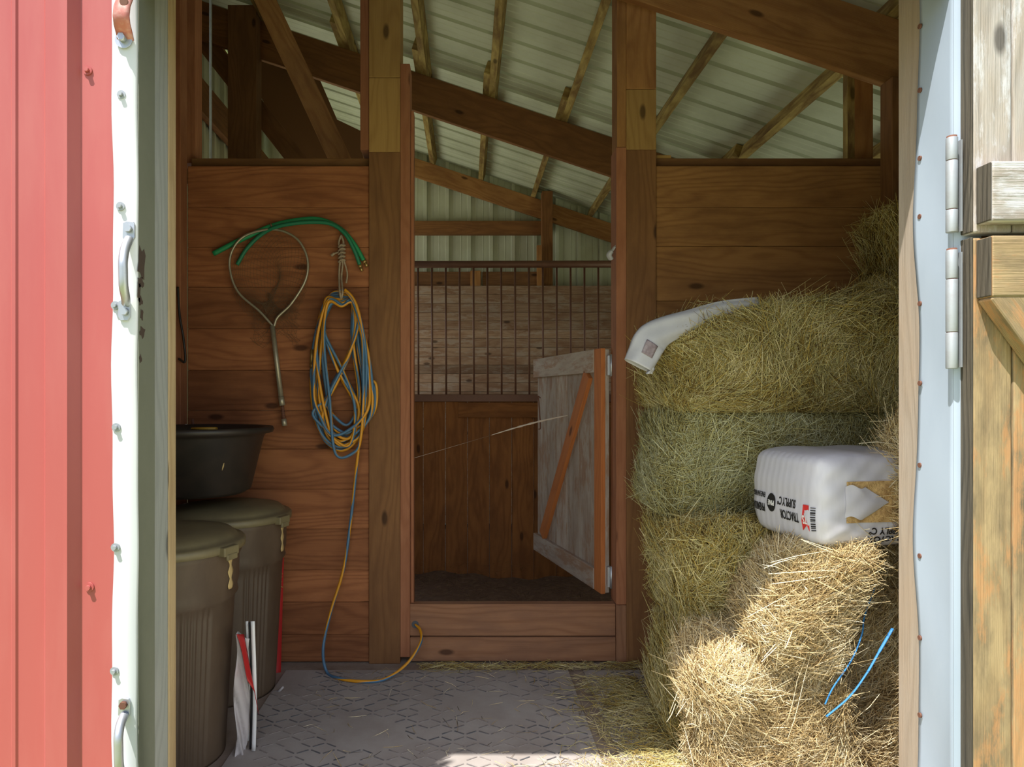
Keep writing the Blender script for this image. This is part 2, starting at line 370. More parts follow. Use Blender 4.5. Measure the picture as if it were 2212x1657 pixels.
mb=MB(); mb.box(-.775,-.721,1.652,1.692,0,2.225,'z'); build('trim_1',mb,W['tan'],kind='structure',bevel=.002)
# partition: horizontal planks left and right of the stall doorway
D0=3.04
ys_=[358,448,534,620,710,800,887,970,1057,1143,1232,1301,1372,1430]
mb=MB()
for a,b in zip(ys_[:-1],ys_[1:]):
    mb.box(X(405,D0),X(797,D0)+.001,D0+random.uniform(0,.003),D0+.04,Z(b,D0)+.0003,Z(a,D0)-.0003,'x')
build('wall_partition_left',mb,W['plank'],kind='structure',bevel=.003)
mb=MB()
for a,b in zip([358,448,532,650,736,822]+ys_[6:-1],[448,532,650,736,822,887]+ys_[7:]):
    mb.box(X(1417,D0)-.001,2.2,D0+random.uniform(0,.003),D0+.04,Z(b,D0)+.0003,Z(a,D0)-.0003,'x')
build('wall_partition_right',mb,W['plank_tan'],kind='structure',bevel=.003)
mb=MB(); mb.box(X(405,D0),X(797,D0),D0+.04,D0+.13,Z(358,D0)-.005,Z(345,D0+.06),'x'); build('trim_2',mb,W['post'],kind='structure',bevel=.003)
mb=MB(); mb.box(X(1417,D0),2.1,D0+.04,D0+.13,Z(358,D0)-.005,Z(345,D0+.06),'x'); build('trim_3',mb,W['post'],kind='structure',bevel=.003)
mb=MB(); mb.box(X(1417,D0)+.002,X(1456,D0),D0+.045,D0+.10,Z(345,D0+.06),Z(338,D0+.06),'x'); build('trim_4',mb,W['post_light'],kind='structure')
def post(name,parts,label,mats,**k):
    t=thing(name,parts[0][1][:2] and ((parts[0][1][0]+parts[0][1][1])/2,(parts[0][1][2]+parts[0][1][3])/2,0),label,'post')
    for nm,bx,mt,lab in parts:
        mb=MB(); mb.box(*bx,'z'); o=build(nm,mb,W[mt],t,bevel=.003)
        if lab: o['label']=lab
    return t
xl0,xl1=X(797,D0)+.001,X(865,D0)
def zt(x): return roofZ(x)+.02
post('doorway_post',[('lower_post',(xl0,xl1,D0-.01,D0+.13,0,Z(330,D0)),'post',None),('middle_post',(xl0,xl1,D0-.01,D0+.13,Z(330,D0),Z(170,D0)),'post_light','paler tan length'),
  ('upper_post',(xl0,xl1,D0-.01,D0+.13,Z(170,D0)+.002,zt(xl1)),'post_light','paler tan length'),
  ('nailed_board',(X(778,D0),xl0,D0+.0,D0+.12,Z(323,D0),zt(xl0)),'orange','reddish board'),
  ('jamb_board',(xl1,X(885,D0)+.002,D0-.012,D0+.10,Z(1418,D0),Z(140,D0)),'orange','orange board'),
  ('stop_board',(X(885,D0)+.002,X(893,D0),D0+.02,D0+.08,Z(1340,D0),Z(235,D0)),'orange','orange board')],
  'square brown doorway post left of the stall opening, beside the coiled hose',None)
xr0,xr1=X(1352,D0),X(1417,D0)-.001
post('doorway_post',[('lower_post',(xr0,xr1,D0-.01,D0+.13,0,Z(325,D0)),'post',None),('middle_post',(xr0,xr1,D0-.01,D0+.13,Z(325,D0),Z(195,D0)),'post_light','paler tan length'),
  ('upper_post',(xr0,xr1,D0-.01,D0+.13,Z(195,D0)+.002,zt(xr1)),'rafter_tan','weathered tan length'),
  ('jamb_board',(X(1330,D0),xr0,D0-.012,D0+.10,Z(1305,D0),Z(320,D0)),'orange','orange board'),
  ('upper_jamb_board',(X(1332,D0),xr0,D0-.008,D0+.10,Z(320,D0)+.002,zt(xr0)),'rafter_tan','brown board'),
  ('lower_jamb_board',(X(1330,D0),xr0,D0-.012,D0+.10,0.0,Z(1305,D0)-.002),'sill','dusty brown board')],
  'square brown doorway post right of the stall opening, beside the hay stack',None)
mb=MB(); mb.box(-1.42,X(405,D0)-.001,2.97,3.04,0,zt(-1.3),'z'); o=build('corner_post',mb,W['orange'],bevel=.003,label='reddish upright board at the left end of the plank partition',category='post')
mb=MB(); mb.box(X(1885,D0),1.95,2.90,2.985,0,roofZ(1.8)-.32,'z'); build('corner_post',mb,W['post'],bevel=.003,label='dark brown post at the right end of the partition behind tall hay',category='post')
mb=MB(); mb.box(X(1852,3.1),X(1868,3.1),3.18,3.22,Z(350,3.2),roofZ(1.8),'z'); build('upright_board',mb,W['purlin'],bevel=.002,label='pale narrow upright above the right partition, under the roof',category='board')
mb=MB(); mb.box(X(1868,3.1),X(1885,3.1)+.05,3.18,3.26,Z(350,3.2),roofZ(1.8),'z'); build('upright_board',mb,W['rafter_tan'],bevel=.002,label='brown upright beside the pale narrow board above right partition',category='board')
# threshold
t=thing('stall_threshold',(X(1110,D0),D0+.02,0),'two dusty brown boards forming the high sill of the stall doorway','threshold')
mb=MB(); mb.box(X(893,D0)-.05,X(1330,D0)-.001,D0+.0,D0+.045,Z(1374,D0),Z(1305,D0),'x'); build('upper_board',mb,W['sill'],t,bevel=.003)
mb=MB(); mb.box(X(886,D0),X(1330,D0)-.001,D0-.006,D0+.045,Z(1418,D0)-.02,Z(1375,D0)-.002,'x'); build('lower_board',mb,W['sill'],t,bevel=.003)

# ---------------------------------------------------------------- rafters and purlins
def rafter(D,vert,thick,x0,x1,m,label,name='rafter'):
    mb=MB(); xm=(x0+x1)/2; L=(x1-x0)/SL.x; h=vert*RN.z
    c=Vector((xm,D+thick/2,roofZ(xm)))-RN*h/2
    mb.obox(c,(SL,RN,(0,1,0)),(L,h,thick)); return build(name,mb,W[m],bevel=.003,label=label,category='rafter')
rafter(2.985,.30,.038,-.1,2.9,'rafter_tan','nearest wide tan rafter, top right, bolted across the right doorway post')
rafter(5.05,.286,.04,-2.1,2.9,'rafter','dark brown middle rafter crossing above the stall bars')
rafter(7.0,.19,.04,-2.1,2.9,'rafter_tan','farthest tan rafter fixed along the pale metal back wall')
px_=[-1.5,-.93,-.361,.138,.674,1.26,1.858,2.45]
nm_=['leftmost','second from left','third from left','middle-left','middle','third from right','second from right','rightmost']
for i,x in enumerate(px_):
    for (a,b,dx,lab) in ((1.72,3.35,.0,'entry'),(2.78,5.33,.042,'front'),(4.72,7.08,.0,'rear')):
        if lab=='entry' and x<1: continue
        mb=MB(); n=18
        c=Vector((x+dx,(a+b)/2,roofZ(x+dx)))+RN*.046
        mb.obox(c,((0,1,0),SL,RN),(b-a,.05,.09))
        for p_ in mb.v[:]: pass
        build('purlin',mb,W['purlin'],bevel=.003,category='purlin',group='roof purlins',
              label='%s roof purlin of the %s bay, bark-flecked narrow timber under the metal roof'%(nm_[i],lab))
mb=MB(); mb.box(X(893,6.98)-.6,X(1170,6.98),6.98,7.06,Z(505,6.98),Z(477,6.98),'x'); build('wall_girt',mb,W['rafter'],bevel=.003,label='tan horizontal girt across the pale metal back wall left of its post',category='girt')
mb=MB(); mb.box(X(1170,6.9),X(1193,6.9),6.86,6.97,-.1,Z(415,6.9),'z'); build('back_wall_post',mb,W['rafter'],bevel=.003,label='slim brown post against the metal back wall behind the stall bars',category='post')
mb=MB()
mb.box(-1.9,X(1040,6.85),6.82,6.9,Z(617,6.85)-.02,Z(588,6.85),'x')
build('wall_girt',mb,W['post'],bevel=.003,label='dark girt sections just above the worn plank stall lining',category='girt')
mb=MB()
mb.box(X(1042,6.85),X(1160,6.85),6.82,6.9,Z(617,6.85)-.02,Z(588,6.85),'x')
build('wall_girt',mb,W['post'],bevel=.003,label='short dark girt just left of the back wall post above the lining',category='girt')
for a,b,l in ((1016,1038,'small tan block on top of the plank lining seen between the bars'),(1160,1170,'thin tan block against the left side of the back wall post')):
    mb=MB(); mb.box(X(a,6.8),X(b,6.8),6.79,6.84,Z(620,6.8),Z(585 if a<1100 else 530,6.8),'z'); build('wood_block',mb,W['rafter_tan'],label=l,category='block')
mb=MB(); pz=Z(617,6.78)
for k in range(27):
    mb.box(-1.9,2.9,6.78+random.uniform(0,.004),6.81,pz-.0876*(k+1)+.0012,pz-.0876*k-.001,'x')
build('wall_stall_lining',mb,W['grayplank'],kind='structure',bevel=.002)
# stall front in the middle: bars over boards
DG=5.05
sg=thing('stall_divider',(X(1040,DG),DG,-.15),'brown stall divider with steel bars over upright boards, inside the stall doorway','stall divider')
mb=MB(); mb.tube([P(700,572,DG),P(1560,570,DG)],.026,14); build('top_rail',mb,W['bar'],sg)
for k in range(27):
    px=903+29.95*(k-4)
    mb=MB(); mb.tube([P(px,575,DG),P(px+1,858,DG)],.0075,8); build('bar',mb,W['bar'],sg)
mb=MB(); mb.box(X(700,DG),X(1560,DG),DG-.03,DG+.03,Z(868,DG),Z(852,DG),'x'); build('middle_rail',mb,W['bar'],sg,bevel=.004)
xs=914
for k in range(-4,14):
    x0=X(914+47.8*k,DG+.0)+random.uniform(.001,.0045); x1=X(914+47.8*(k+1),DG)-random.uniform(.001,.003)
    mb=MB(); mb.box(x0,x1,DG-.012,DG+.012,-.2,Z(868,DG),'z'); build('board',mb,W['board'],sg,bevel=.002)
mb=MB(); mb.box(X(990,DG),X(1340,DG),DG-.03,DG-.0125,Z(902,DG),Z(870,DG),'x'); build('cross_board',mb,W['board'],sg,bevel=.002)
# half door swung into the stall
hx,hy=.648,3.155; fx,fy=.43,4.07
dv=Vector((fx-hx,fy-hy,0)); dw=dv.length; dv.normalize(); dn=Vector((-dv.y,dv.x,0))      # dn faces left
if dn.x>0: dn=-dn
zb,ztp=.275,1.411
hd=thing('stall_half_door',(hx,hy,zb),'dusty grey half door with orange diagonal brace, swung into the stall','door')
up=Vector((0,0,1))
mb=MB(); nb=6
for k in range(nb):
    s0=dw*k/nb; c=Vector((hx,hy,0))+dv*(s0+dw/nb/2); c.z=(zb+ztp)/2
    mb.obox(c,(up,dv,dn),(ztp-zb-.01,dw/nb-.002,.02))
build('boards',mb,W['doorgray'],hd,bevel=.002)
def rail(nm,s0,z0,s1,z1,wd,mt,off=.02,th=.022,lab=None):
    a=Vector((hx,hy,z0))+dv*s0; b=Vector((hx,hy,z1))+dv*s1; ax=(b-a); L=ax.length; ax.normalize()
    mb=MB(); mb.obox((a+b)/2+dn*off,(ax,ax.cross(dn),dn),(L,wd,th)); o=build(nm,mb,W[mt],hd,bevel=.003)
    if lab:o['label']=lab
rail('top_rail',.09,ztp-.055,dw+.02,ztp-.055,.11,'doorgray'); rail('bottom_rail',.09,zb+.05,dw+.02,zb+.05,.10,'doorgray')
rail('hinge_stile',.04,zb,.04,ztp,.08,'brace',lab='orange upright')
rail('diagonal_brace',.17,ztp-.115,dw-.12,zb+.11,.075,'brace',lab='orange brace')
mb=MB()
a=Vector((hx,hy,1.18))+dv*(dw-.12)+dn*.035
mb.tube(spline([a+up*.0,a+up*.01+dn*.015,a-up*.02+dn*.01,a-up*.1+dn*.004,a-up*.17,a-up*.18+dn*.012]),.0035,6); build('hook',mb,W['rust'],hd)
for z in (1.33,.36):
    mb=MB(); mb.tube([(hx+.012,hy-.03,z-.05),(hx+.012,hy-.03,z+.05)],.008,8); mb.box(hx-.005,hx+.010,hy-.03,hy+.02,z-.045,z+.045,'z'); build('hinge',mb,W['galv'],hd)
mb=MB(); a=P(1238,895,3.62); b=P(1062,940,3.42)
mb.tube([a+Vector((.02,.03,0)),a],.0004,4); n=24
pts=[a.lerp(b,i/n)+Vector((0,0,.008*math.sin(i/n*3.1))) for i in range(n+1)]; mb.tube(pts,[.0008+.0055*(math.sin(.35+2.6*i/n))*(.75+.25*math.sin(i*2.1)) for i in range(n+1)],6)
mb.tube([b,P(893,990,3.08)],.0005,4)
build('cobweb_strand',mb,W['web'],label='pale dusty cobweb strand slanting in front of the stall boards to the half door',category='cobweb')
mb=MB(); mb.tube(spline([P(1332,526,3.05),P(1325,538,3.045),P(1316,550,3.04),P(1320,560,3.05)]),[.004]*8+[.010]*10+[.018]*18+[.008],8,flat=.6); 
build('white_rag',mb,W['sack'],label='small white rag stuck on the right door jamb above the bars',category='rag')

# ---------------------------------------------------------------- upper left, above the partition
mb=MB(); a=P(545,-60,4.2); b=P(738,352,4.0); ax=(b-a).normalized(); mb.obox((a+b)/2,(ax,ax.cross(Vector((0,1,0))),(0,1,0)),((b-a).length,.125,.038)); build('diagonal_brace',mb,W['rafter_tan'],bevel=.003,label='long tan diagonal brace dropping to the partition top, upper left',category='brace')
mb=MB(); mb.box(X(497,5.0),X(558,5.0),4.95,5.08,0,roofZ(-1.7)-.0,'z'); build('loft_post',mb,W['post'],bevel=.003,label='thick dark post in shadow behind the left partition',category='post')
mb=MB(); mb.tube([(X(455,3.5),3.5,1.9),(X(455,3.5),3.5,4.0)],.007,8); build('conduit_pipe',mb,W['galvp'],label='thin pale vertical pipe behind the left partition',category='pipe')
mb=MB(); mb.box(X(418,3.1)-.2,X(418,3.1),3.12,3.2,Z(352,3.12),zt(-1.3),'z'); build('upright_board',mb,W['orange'],bevel=.002,label='reddish upright standing on the left end of the partition top',category='board')
for z0,z1,y0,l in ((3.40,3.66,5.1,'dark header board along the open left side, above the daylight'),(4.0,4.13,3.2,'upper dark girt along the left metal wall'),(2.75,2.98,3.2,'lower dark girt along the left metal wall')):
    y1=7.05 if y0>5 else 5.05
    mb=MB(); mb.box(-2.11,-2.05,y0,y1 if z0<4 else 7.05,z0,z1,'y'); build('side_girt',mb,W['rafter'],bevel=.002,label=l,category='girt')
mb=MB(); a=P(420,60,5.0); b=P(700,420,4.98); ax=(b-a).normalized(); mb.obox((a+b)/2+Vector((0,.12,0)),(ax,ax.cross(Vector((0,1,0))),(0,1,0)),((b-a).length,.14,.04)); build('diagonal_brace',mb,W['post'],bevel=.003,label='dark diagonal brace crossing behind the thick loft post',category='brace')

mb=MB(); mb.prism([P(x,y,5.9) for x,y in [(556,30),(668,150),(690,170),(728,258),(784,285),(784,365),(668,365),(556,200)]],(0,1,0),0,.02); build('dark_cover_panel',mb,W['post'],label='added dark panel covering the bright roof behind the upper left diagonal brace',category='panel')  # added dark sheet, outline shaped to darken the loft
# ---------------------------------------------------------------- left door leaf
def zx(px): return X(px,1.5)
ld=thing('barn_door',(zx(120),1.55,0),'red ribbed metal barn door with white edge trim and steel pull handles','door')
prof=[(-400,0),(-330,0),(-318,.02),(-288,.02),(-262,0),(-190,0),(-187,.004),(-178,.004),(-172,0),(-90,0),(-87,.004),(-78,.004),(-70,0),(25,0),(29,.004),(36,.004),(40,0),(96,0),(112,.022),(150,.022),(158,.0225),(174,0),(184,0),(240,0),(250,0)]
mb=MB()
for z in (-.0,2.35):
    for px,d in prof: mb.v.append(Vector((zx(px),1.5-d,z)))
n=len(prof)
for i in range(n-1): mb.quad([i,i+1,n+i+1,n+i],[(0,0)]*4)
build('siding_panel',mb,W['red'],ld,solid=.0015)
mb=MB(); rows=60                                             # slightly wavy white trim, wrapping onto the edge
def tr(u,v):
    z=2.35*u; wv=.0022*math.sin(z*9)+.0012*math.sin(z*23+1)
    pts=[(zx(245)+wv,1.497),(zx(249)+wv,1.492),(zx(275),1.4915+wv*.4),(zx(297)+wv*.6,1.492),(zx(300)+wv*.5,1.496),(-.7215,1.573)]
    k=v*5; i=min(int(k),4); t=k-i; a,b=pts[i],pts[i+1]; return (a[0]+(b[0]-a[0])*t,a[1]+(b[1]-a[1])*t,z)
def trf(u,v): return tr(u,min(v*1.25,1)*.8)
mb.grid(lambda u,v: tr(u,v*.8),rows,4)
build('edge_trim',mb,W['white'],ld,solid=.001)
mb=MB(); mb.box(-.7225,-.7195,1.4965,1.573,0,2.35,'z'); build('edge_return',mb,W['olive'],ld)['label']='side of the white trim, shade put into its olive colour'
mb=MB(); mb.box(-1.6,-.722,1.503,1.572,0,2.35,'z'); mb.box(-1.6,-.7225,1.5725,1.650,0,2.35,'z'); build('timber_frame',mb,W['jambleft'],ld,bevel=.002)
mb=MB()                                                      # bare spots worn beside the handle
for (px,py,w_,h_) in ((306,568,10,34),(304,610,7,12),(303,650,5,10),(306,680,4,12),(307,718,7,12),(303,775,3,9),(300,630,4,22)):
    D=-.7195*F/(px-CX); c=Vector((-.7188,D,Z(py,D))); r=w_*.0018; q=[]
    for k in range(12):
        a=2*math.pi*k/12; rr=1+.3*math.sin(k*2.3+px); q.append(c+Vector((0,math.cos(a)*r*rr,math.sin(a)*h_*.001*rr)))
    i0=len(mb.v); mb.v+=q; mb.quad(list(range(i0,i0+12)),[(0,0)]*12)
build('worn_spots',mb,W['chip'],ld)
def screw(px,py,D,m,par,r=.0075,face=Vector((0,-1,0))):
    mb=MB(); c=P(px,py,D); f=face
    mb.tube([c,c+f*.003],r*1.25,16); mb.tube([c+f*.003,c+f*.010],r*.68,6); return build('screw',mb,W[m],par)
for px,py in ((263,205),(261,446),(250,660),(252,923),(250,1182),(248,1449)): screw(px,py,1.4915,'galvp' if py!=1 else 'white',ld)
for px,py in ((190,153),(194,1268)): screw(px,py,1.499,'red',ld,r=.008)
def handle(px,py0,py1,lab):
    h=None; pts=[(px,py0+2,1.49),(px+1,py0+38,1.485),(px-8,py0+60,1.462),(px-12,py0+85,1.448),(px-12,(py0+py1)/2,1.446),(px-11,py1-75,1.449),(px-7,py1-52,1.466),(px-6,py1-38,1.485)]
    mb=MB(); mb.tube(spline([P(*p) for p in pts[1:]],8),.0095,12)
    for y0,y1,dx in ((py0,py0+44,2),(py1-46,py1,-8)):
        q=[P(px+dx-12,y0+4,1.49),P(px+dx-4,y0,1.49),P(px+dx+10,y0+2,1.49),P(px+dx+13,y0+8,1.49),P(px+dx+13,y1-8,1.49),P(px+dx+8,y1,1.49),P(px+dx-8,y1,1.49),P(px+dx-13,y1-8,1.49)]
        mb.prism(q,(0,-1,0),0,.005)
    h=build('handle',mb,W['galv'],ld,bevel=.001); h['label']=lab
    for y,m_ in ((py0+16,0),(py1-20,1)):
        mb=MB(); c=P(px+(0 if m_==0 else -8),y,1.484); mb.tube([c,c+Vector((0,-.008,0))],.0085,6); build('bolt',mb,W['rust' if py0>1400 else 'galv'],h)
    return h
handle(278,478,693,'galvanised pull handle'); handle(268,1506,1725,'lower pull handle with a rusty bolt')
mb=MB(); mb.grid(lambda u,v:(lambda a,b:(a.lerp(b,v)))(*[(P(250+ (0 if k==0 else 0)+dx,yy,dd),P(285+dx,yy,dd)) for k,(dx,yy,dd) in enumerate([[(6,-60,1.46),(4,-8,1.458),(-4,14,1.452),(-6,34,1.448),(-4,52,1.455),(2,76,1.484),(4,88,1.487)][min(6,int(u*6+.5))]])][0]),6,3)
lt=build('latch_strap',mb,W['redmetal'],ld,solid=.004); lt['label']='bent steel latch strap, red paint worn off'
mb=MB(); c=P(268,86,1.4875); mb.tube([c,c+Vector((0,-.003,0))],.019,20); mb.tube([c+Vector((0,-.003,0)),c+Vector((0,-.016,0))],.0085,6); build('latch_bolt',mb,W['galv'],lt)
mb=MB(); c=P(270,6,1.456); mb.tube([c,c+Vector((0,-.006,.0))],.009,14); build('latch_rivet',mb,W['rust'],lt)

# ---------------------------------------------------------------- right jamb, hinges and dutch door leaves
RX=1.074
mb=MB()
def rv(u,v):
    z=2.222*u; ed=1.618+.006*math.sin(z*8.2+.5)+.003*math.sin(z*17); y=1.495+(ed-1.495)*v
    return (RX-.0085-.0035*math.sin(z*8.2+1)*v*v-.002*math.sin(z*14)*math.sin(v*3.1),y,z)
mb.grid(rv,120,10); mb.grid(lambda u,v:(RX-.0095+.06*v,1.4945,2.222*u),20,2)
build('trim_5',mb,W['cream'],kind='structure',solid=.0016)
rj=MB(); rj.box(RX+.001,1.13,1.516,1.703,0,2.225,'z'); build('trim_6',rj,W['jambgray'],kind='structure',bevel=.003)
for py in (57,195,342,468,656,828,1005,1201,1378,1545):
    D=RX*F/(1997-CX); mb=MB(); c=Vector((RX-.009,D,Z(py,D))); mb.tube([c,c+Vector((-.004,0,0))],.006,8)
    build('rusty_nail',mb,W['rust'],label='small rusty nail head in the blue-white metal jamb cover on the right',category='nail',group='nails along the right jamb')
def knuckle(y0,y1,rings,label):
    D=1.478; x=X(2056,D); t=thing('door_hinge',(x,D,Z(y1,D)),label,'hinge')
    ys=[y0]+rings+[y1]
    for a,b in zip(ys[:-1],ys[1:]):
        mb=MB(); mb.tube([(x,D,Z(b,D)+.0008),(x,D,Z(a,D)-.0008)],.0112,20); build('knuckle',mb,W['galvp'],t,bevel=.001)
    mb=MB(); mb.tube([(x,D,Z(y1,D)+.001),(x,D,Z(y0,D)+.003)],.0098,14); build('pin',mb,W['rust'],t)
    mb=MB(); mb.box(RX-.004,RX-.0015,D,D+.03,Z(y1,D)+.004,Z(y0,D)-.004,'z'); build('leaf_plate',mb,W['galvp'],t)
knuckle(297,503,[347,453],'upper grey barrel hinge on the right jamb'); knuckle(540,797,[603,718],'lower grey barrel hinge on the right jamb, rusty at its joint')
def leaf(name,z0,z1,mt,railz,label,brace=None):
    t=thing(name,(1.4,1.48,z0),label,'door')
    xs=[1.082,1.168,1.345,1.52,1.70,1.88]
    for i in range(len(xs)-1):
        mb=MB(); d=.0 if i!=0 else .0; mb.box(xs[i]+.0015,xs[i+1]-.0015,1.462-d,1.498,z0+random.uniform(0,.004),z1-random.uniform(0,.004),'z',r=.5+.1*i)
        build('board',mb,[W[mt]],t,bevel=.004)
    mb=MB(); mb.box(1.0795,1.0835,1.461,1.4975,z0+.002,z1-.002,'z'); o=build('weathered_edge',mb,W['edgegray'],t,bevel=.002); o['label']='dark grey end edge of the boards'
    for a,b in railz:
        mb=MB(); mb.box(1.092,1.88,1.420,1.461,a,b,'x'); build('rail',mb,W[mt],t,bevel=.004)
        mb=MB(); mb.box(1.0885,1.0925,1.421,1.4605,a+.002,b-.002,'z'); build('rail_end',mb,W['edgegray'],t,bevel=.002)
    if brace:
        a,b=brace; a=Vector(a); b=Vector(b); ax=(b-a).normalized(); mb=MB(); mb.obox((a+b)/2,(ax,ax.cross(Vector((0,1,0))),(0,1,0)),((b-a).length,.095,.038)); build('brace',mb,W[mt],t,bevel=.004)
    return t
DF=1.42
leaf('dutch_door_leaf',Z(505,1.47),2.6,'weather',[(Z(477,DF),Z(347,DF))],'upper weathered grey door leaf folded back against the wall, right edge')
leaf('dutch_door_leaf',.04,Z(512,1.47),'yellow',[(Z(641,DF),Z(508,DF))],'lower yellow-brown weathered door leaf with diagonal brace, right edge',brace=((1.128,1.441,Z(645,DF)+.028),(1.828,1.441,Z(645,DF)+.028-.96)))

# ---------------------------------------------------------------- floor mats
def mat_obj(x0,x1,y0,y1,label,nskip=0):
    t=thing('rubber_mat',((x0+x1)/2,(y0+y1)/2,0),label,'floor mat')
    mb=MB(); mb.box(x0,x1,y0,y1,.0005,.010,'x'); build('mat_sheet',mb,W['dust'],t,bevel=.002)
    mb=MB(); p=.043; ny=int((y1-y0)/p); nx=int((x1-x0)/p)
    for j in range(ny):
        for i in range(nx):
            x=x0+(i+.5)*p; y=y0+(j+.5)*p; a=math.radians(33 if (i+j)%2 else -33)
            if math.sin(x*7+1)*math.sin(y*9+x*3)<-.45 or random.random()<.12: continue
            dx=Vector((math.cos(a),math.sin(a),0)); mb.obox((x,y,.0108),(dx,(-dx.y,dx.x,0),(0,0,1)),(.040,.0042,.0025))
    o=build('tread_bars',mb,W['rubber'],t); o['kind']='stuff'
mat_obj(-.78,.435,1.72,2.94,'large dusty grey rubber mat with raised tread on the entry floor')
mat_obj(.50,1.0,1.72,2.94,'narrow dusty rubber mat strip beside the hay, right of the gap')

# ---------------------------------------------------------------- trash cans
def trash_can(cx,cy,label,hz=.70,R=.262,rot=0):
    t=thing('trash_can',(cx,cy,0),label,'trash can')
    def fn(a,j,z):
        a=(a-rot)%(2*math.pi); q=1
        for c in (-.60+2*math.pi,.97,2.54,4.11):
            d=abs(((a-c)+math.pi)%(2*math.pi)-math.pi)
            if d<.27 and hz*.05<z<hz*.70: q-=.030*(.5-.5*math.cos((.27-d)/.27*6*math.pi))
        return q
    prof=[(R*.78,0.004),(R*.80,.0)]+[(R*(.80+.17*z/hz),z) for z in np.linspace(.01,hz*.74,14)]+[(R*.975,hz*.76),(R*.955,hz*.79),(R*.985,hz*.82),(R*.99,hz*.93),(R*1.02,hz*.955),(R*1.03,hz*.985),(R*1.0,hz),(R*.96,hz),(R*.93,hz*.9),(R*.7,.02),(0,.02)]
    mb=MB(); mb.lathe((cx,cy,0),[(0,.003)]+prof,300,fn=fn); build('can_body',mb,W['can'],t)
    z=hz+.002
    pl=[(R*1.03,z-.018),(R*1.075,z-.016),(R*1.08,z+.004),(R*1.05,z+.012),(R*.98,z+.012),(R*.95,z+.022),(R*.88,z+.036),(R*.6,z+.048),(R*.25,z+.054),(0,z+.055)]
    mb=MB(); mb.lathe((cx,cy,0),pl,72); lid=build('lid',mb,W['lid'],t)
    for a in (rot-.2,rot+math.pi-.2):
        mb=MB()
        d=Vector((math.cos(a),math.sin(a),0)); s_=Vector((-d.y,d.x,0)); c=Vector((cx,cy,z-.008))+d*R*1.085
        mb.obox(c,(s_,d,(0,0,1)),(.07,.028,.03)); mb.obox(c+d*.012-Vector((0,0,.018)),(s_,d,(0,0,1)),(.05,.01,.02))
        build('lid_clip',mb,W['lid'],lid,bevel=.004)
    mb=MB(); a=rot-.03; d=Vector((math.cos(a),math.sin(a),0)); s_=Vector((-d.y,d.x,0))
    def pf(u,v):
        zz=hz*(.80+.14*u)+.004*math.sin(v*9); return Vector((cx,cy,zz))+d*(R*.995)+s_*(v-.5)*.022*(1+.5*math.sin(u*14))
    mb.grid(pf,12,3); build('peeling_label',mb,W['peel'],t,solid=.001)['label']='peeling yellowed label'
trash_can(-1.0,2.265,'nearer brown trash can with olive lid, cut off by the left jamb',rot=-.15,R=.235)
trash_can(-.975,2.778,'farther brown trash can standing between the nearer can and the partition',hz=.705,rot=-.1,R=.235)
# paper sack between the cans
fb=thing('folded_feed_sack',(-.74,2.33,0),'torn white and red paper feed sack standing between the two cans','feed sack')
def sk(u,v):
    px=508+ (537-508)*v+ 4*math.sin(u*9+v*4); py=1642-(270*u)-(0 if v<.5 else 0)-8*math.sin(v*5); D=2.22+.05*v+.012*math.sin(u*17+v*7)
    return P(px-(0 if u>.15 else 2),py,D)
mb=MB(); mb.grid(sk,30,8); build('paper_sheet',mb,W['paper'],fb,solid=.002)
mb=MB(); mb.grid(lambda u,v: P(511+26*v-10*u*v+ (22*(1-u) if v>.5 else 10*(1-u)),1395-25*u+ (150*(v)*(1-u)),2.205+.04*v),10,6); build('red_panel',mb,W['bagred'],fb,solid=.0015)
for x0,x1,yt,yb,D,m_,nm in ((544,552,1342,1622,2.26,'whiteink','sack_edge'),(533,538,1342,1600,2.28,'whiteink','sack_edge'),(539,543,1345,1618,2.27,'ink','stitched_band')):
    mb=MB(); n=10
    def ed(u,v,x0=x0,x1=x1,yt=yt,yb=yb,D=D): return P(x0+(x1-x0)*v+2.5*math.sin(u*4),yb+(yt-yb)*u,D+.004*math.sin(u*9))
    mb.grid(ed,16,1); build(nm,mb,W[m_],fb,solid=.006)
rb=thing('red_feed_sack',(-.78,2.93,0),'red sack with gold lettering squeezed behind the farther trash can','feed sack')
mb=MB(); D=2.90
def rs(u,v): return P(560+(613-8*(1-u)-560)*v,1500-295*u,D+.02*math.sin(u*6)+.03*v)
mb.grid(rs,20,5); build('sack_body',mb,W['bagred'],rb,solid=.02)
mb=MB()
for k in range(9): mb.tube([P(602+random.uniform(0,6),1238+k*4,D-.012),P(607+random.uniform(0,4),1240+k*4+random.uniform(-5,5),D-.012)],.0015,4)
build('gold_lettering',mb,W['gold'],rb)
mb=MB(); mb.tube(spline([P(595,1498,2.75),P(604,1492,2.72),P(612,1484,2.72)]),.005,6); build('torn_strip',mb,W['paper'],label='small torn white paper curl on the floor beside the farther can',category='paper')

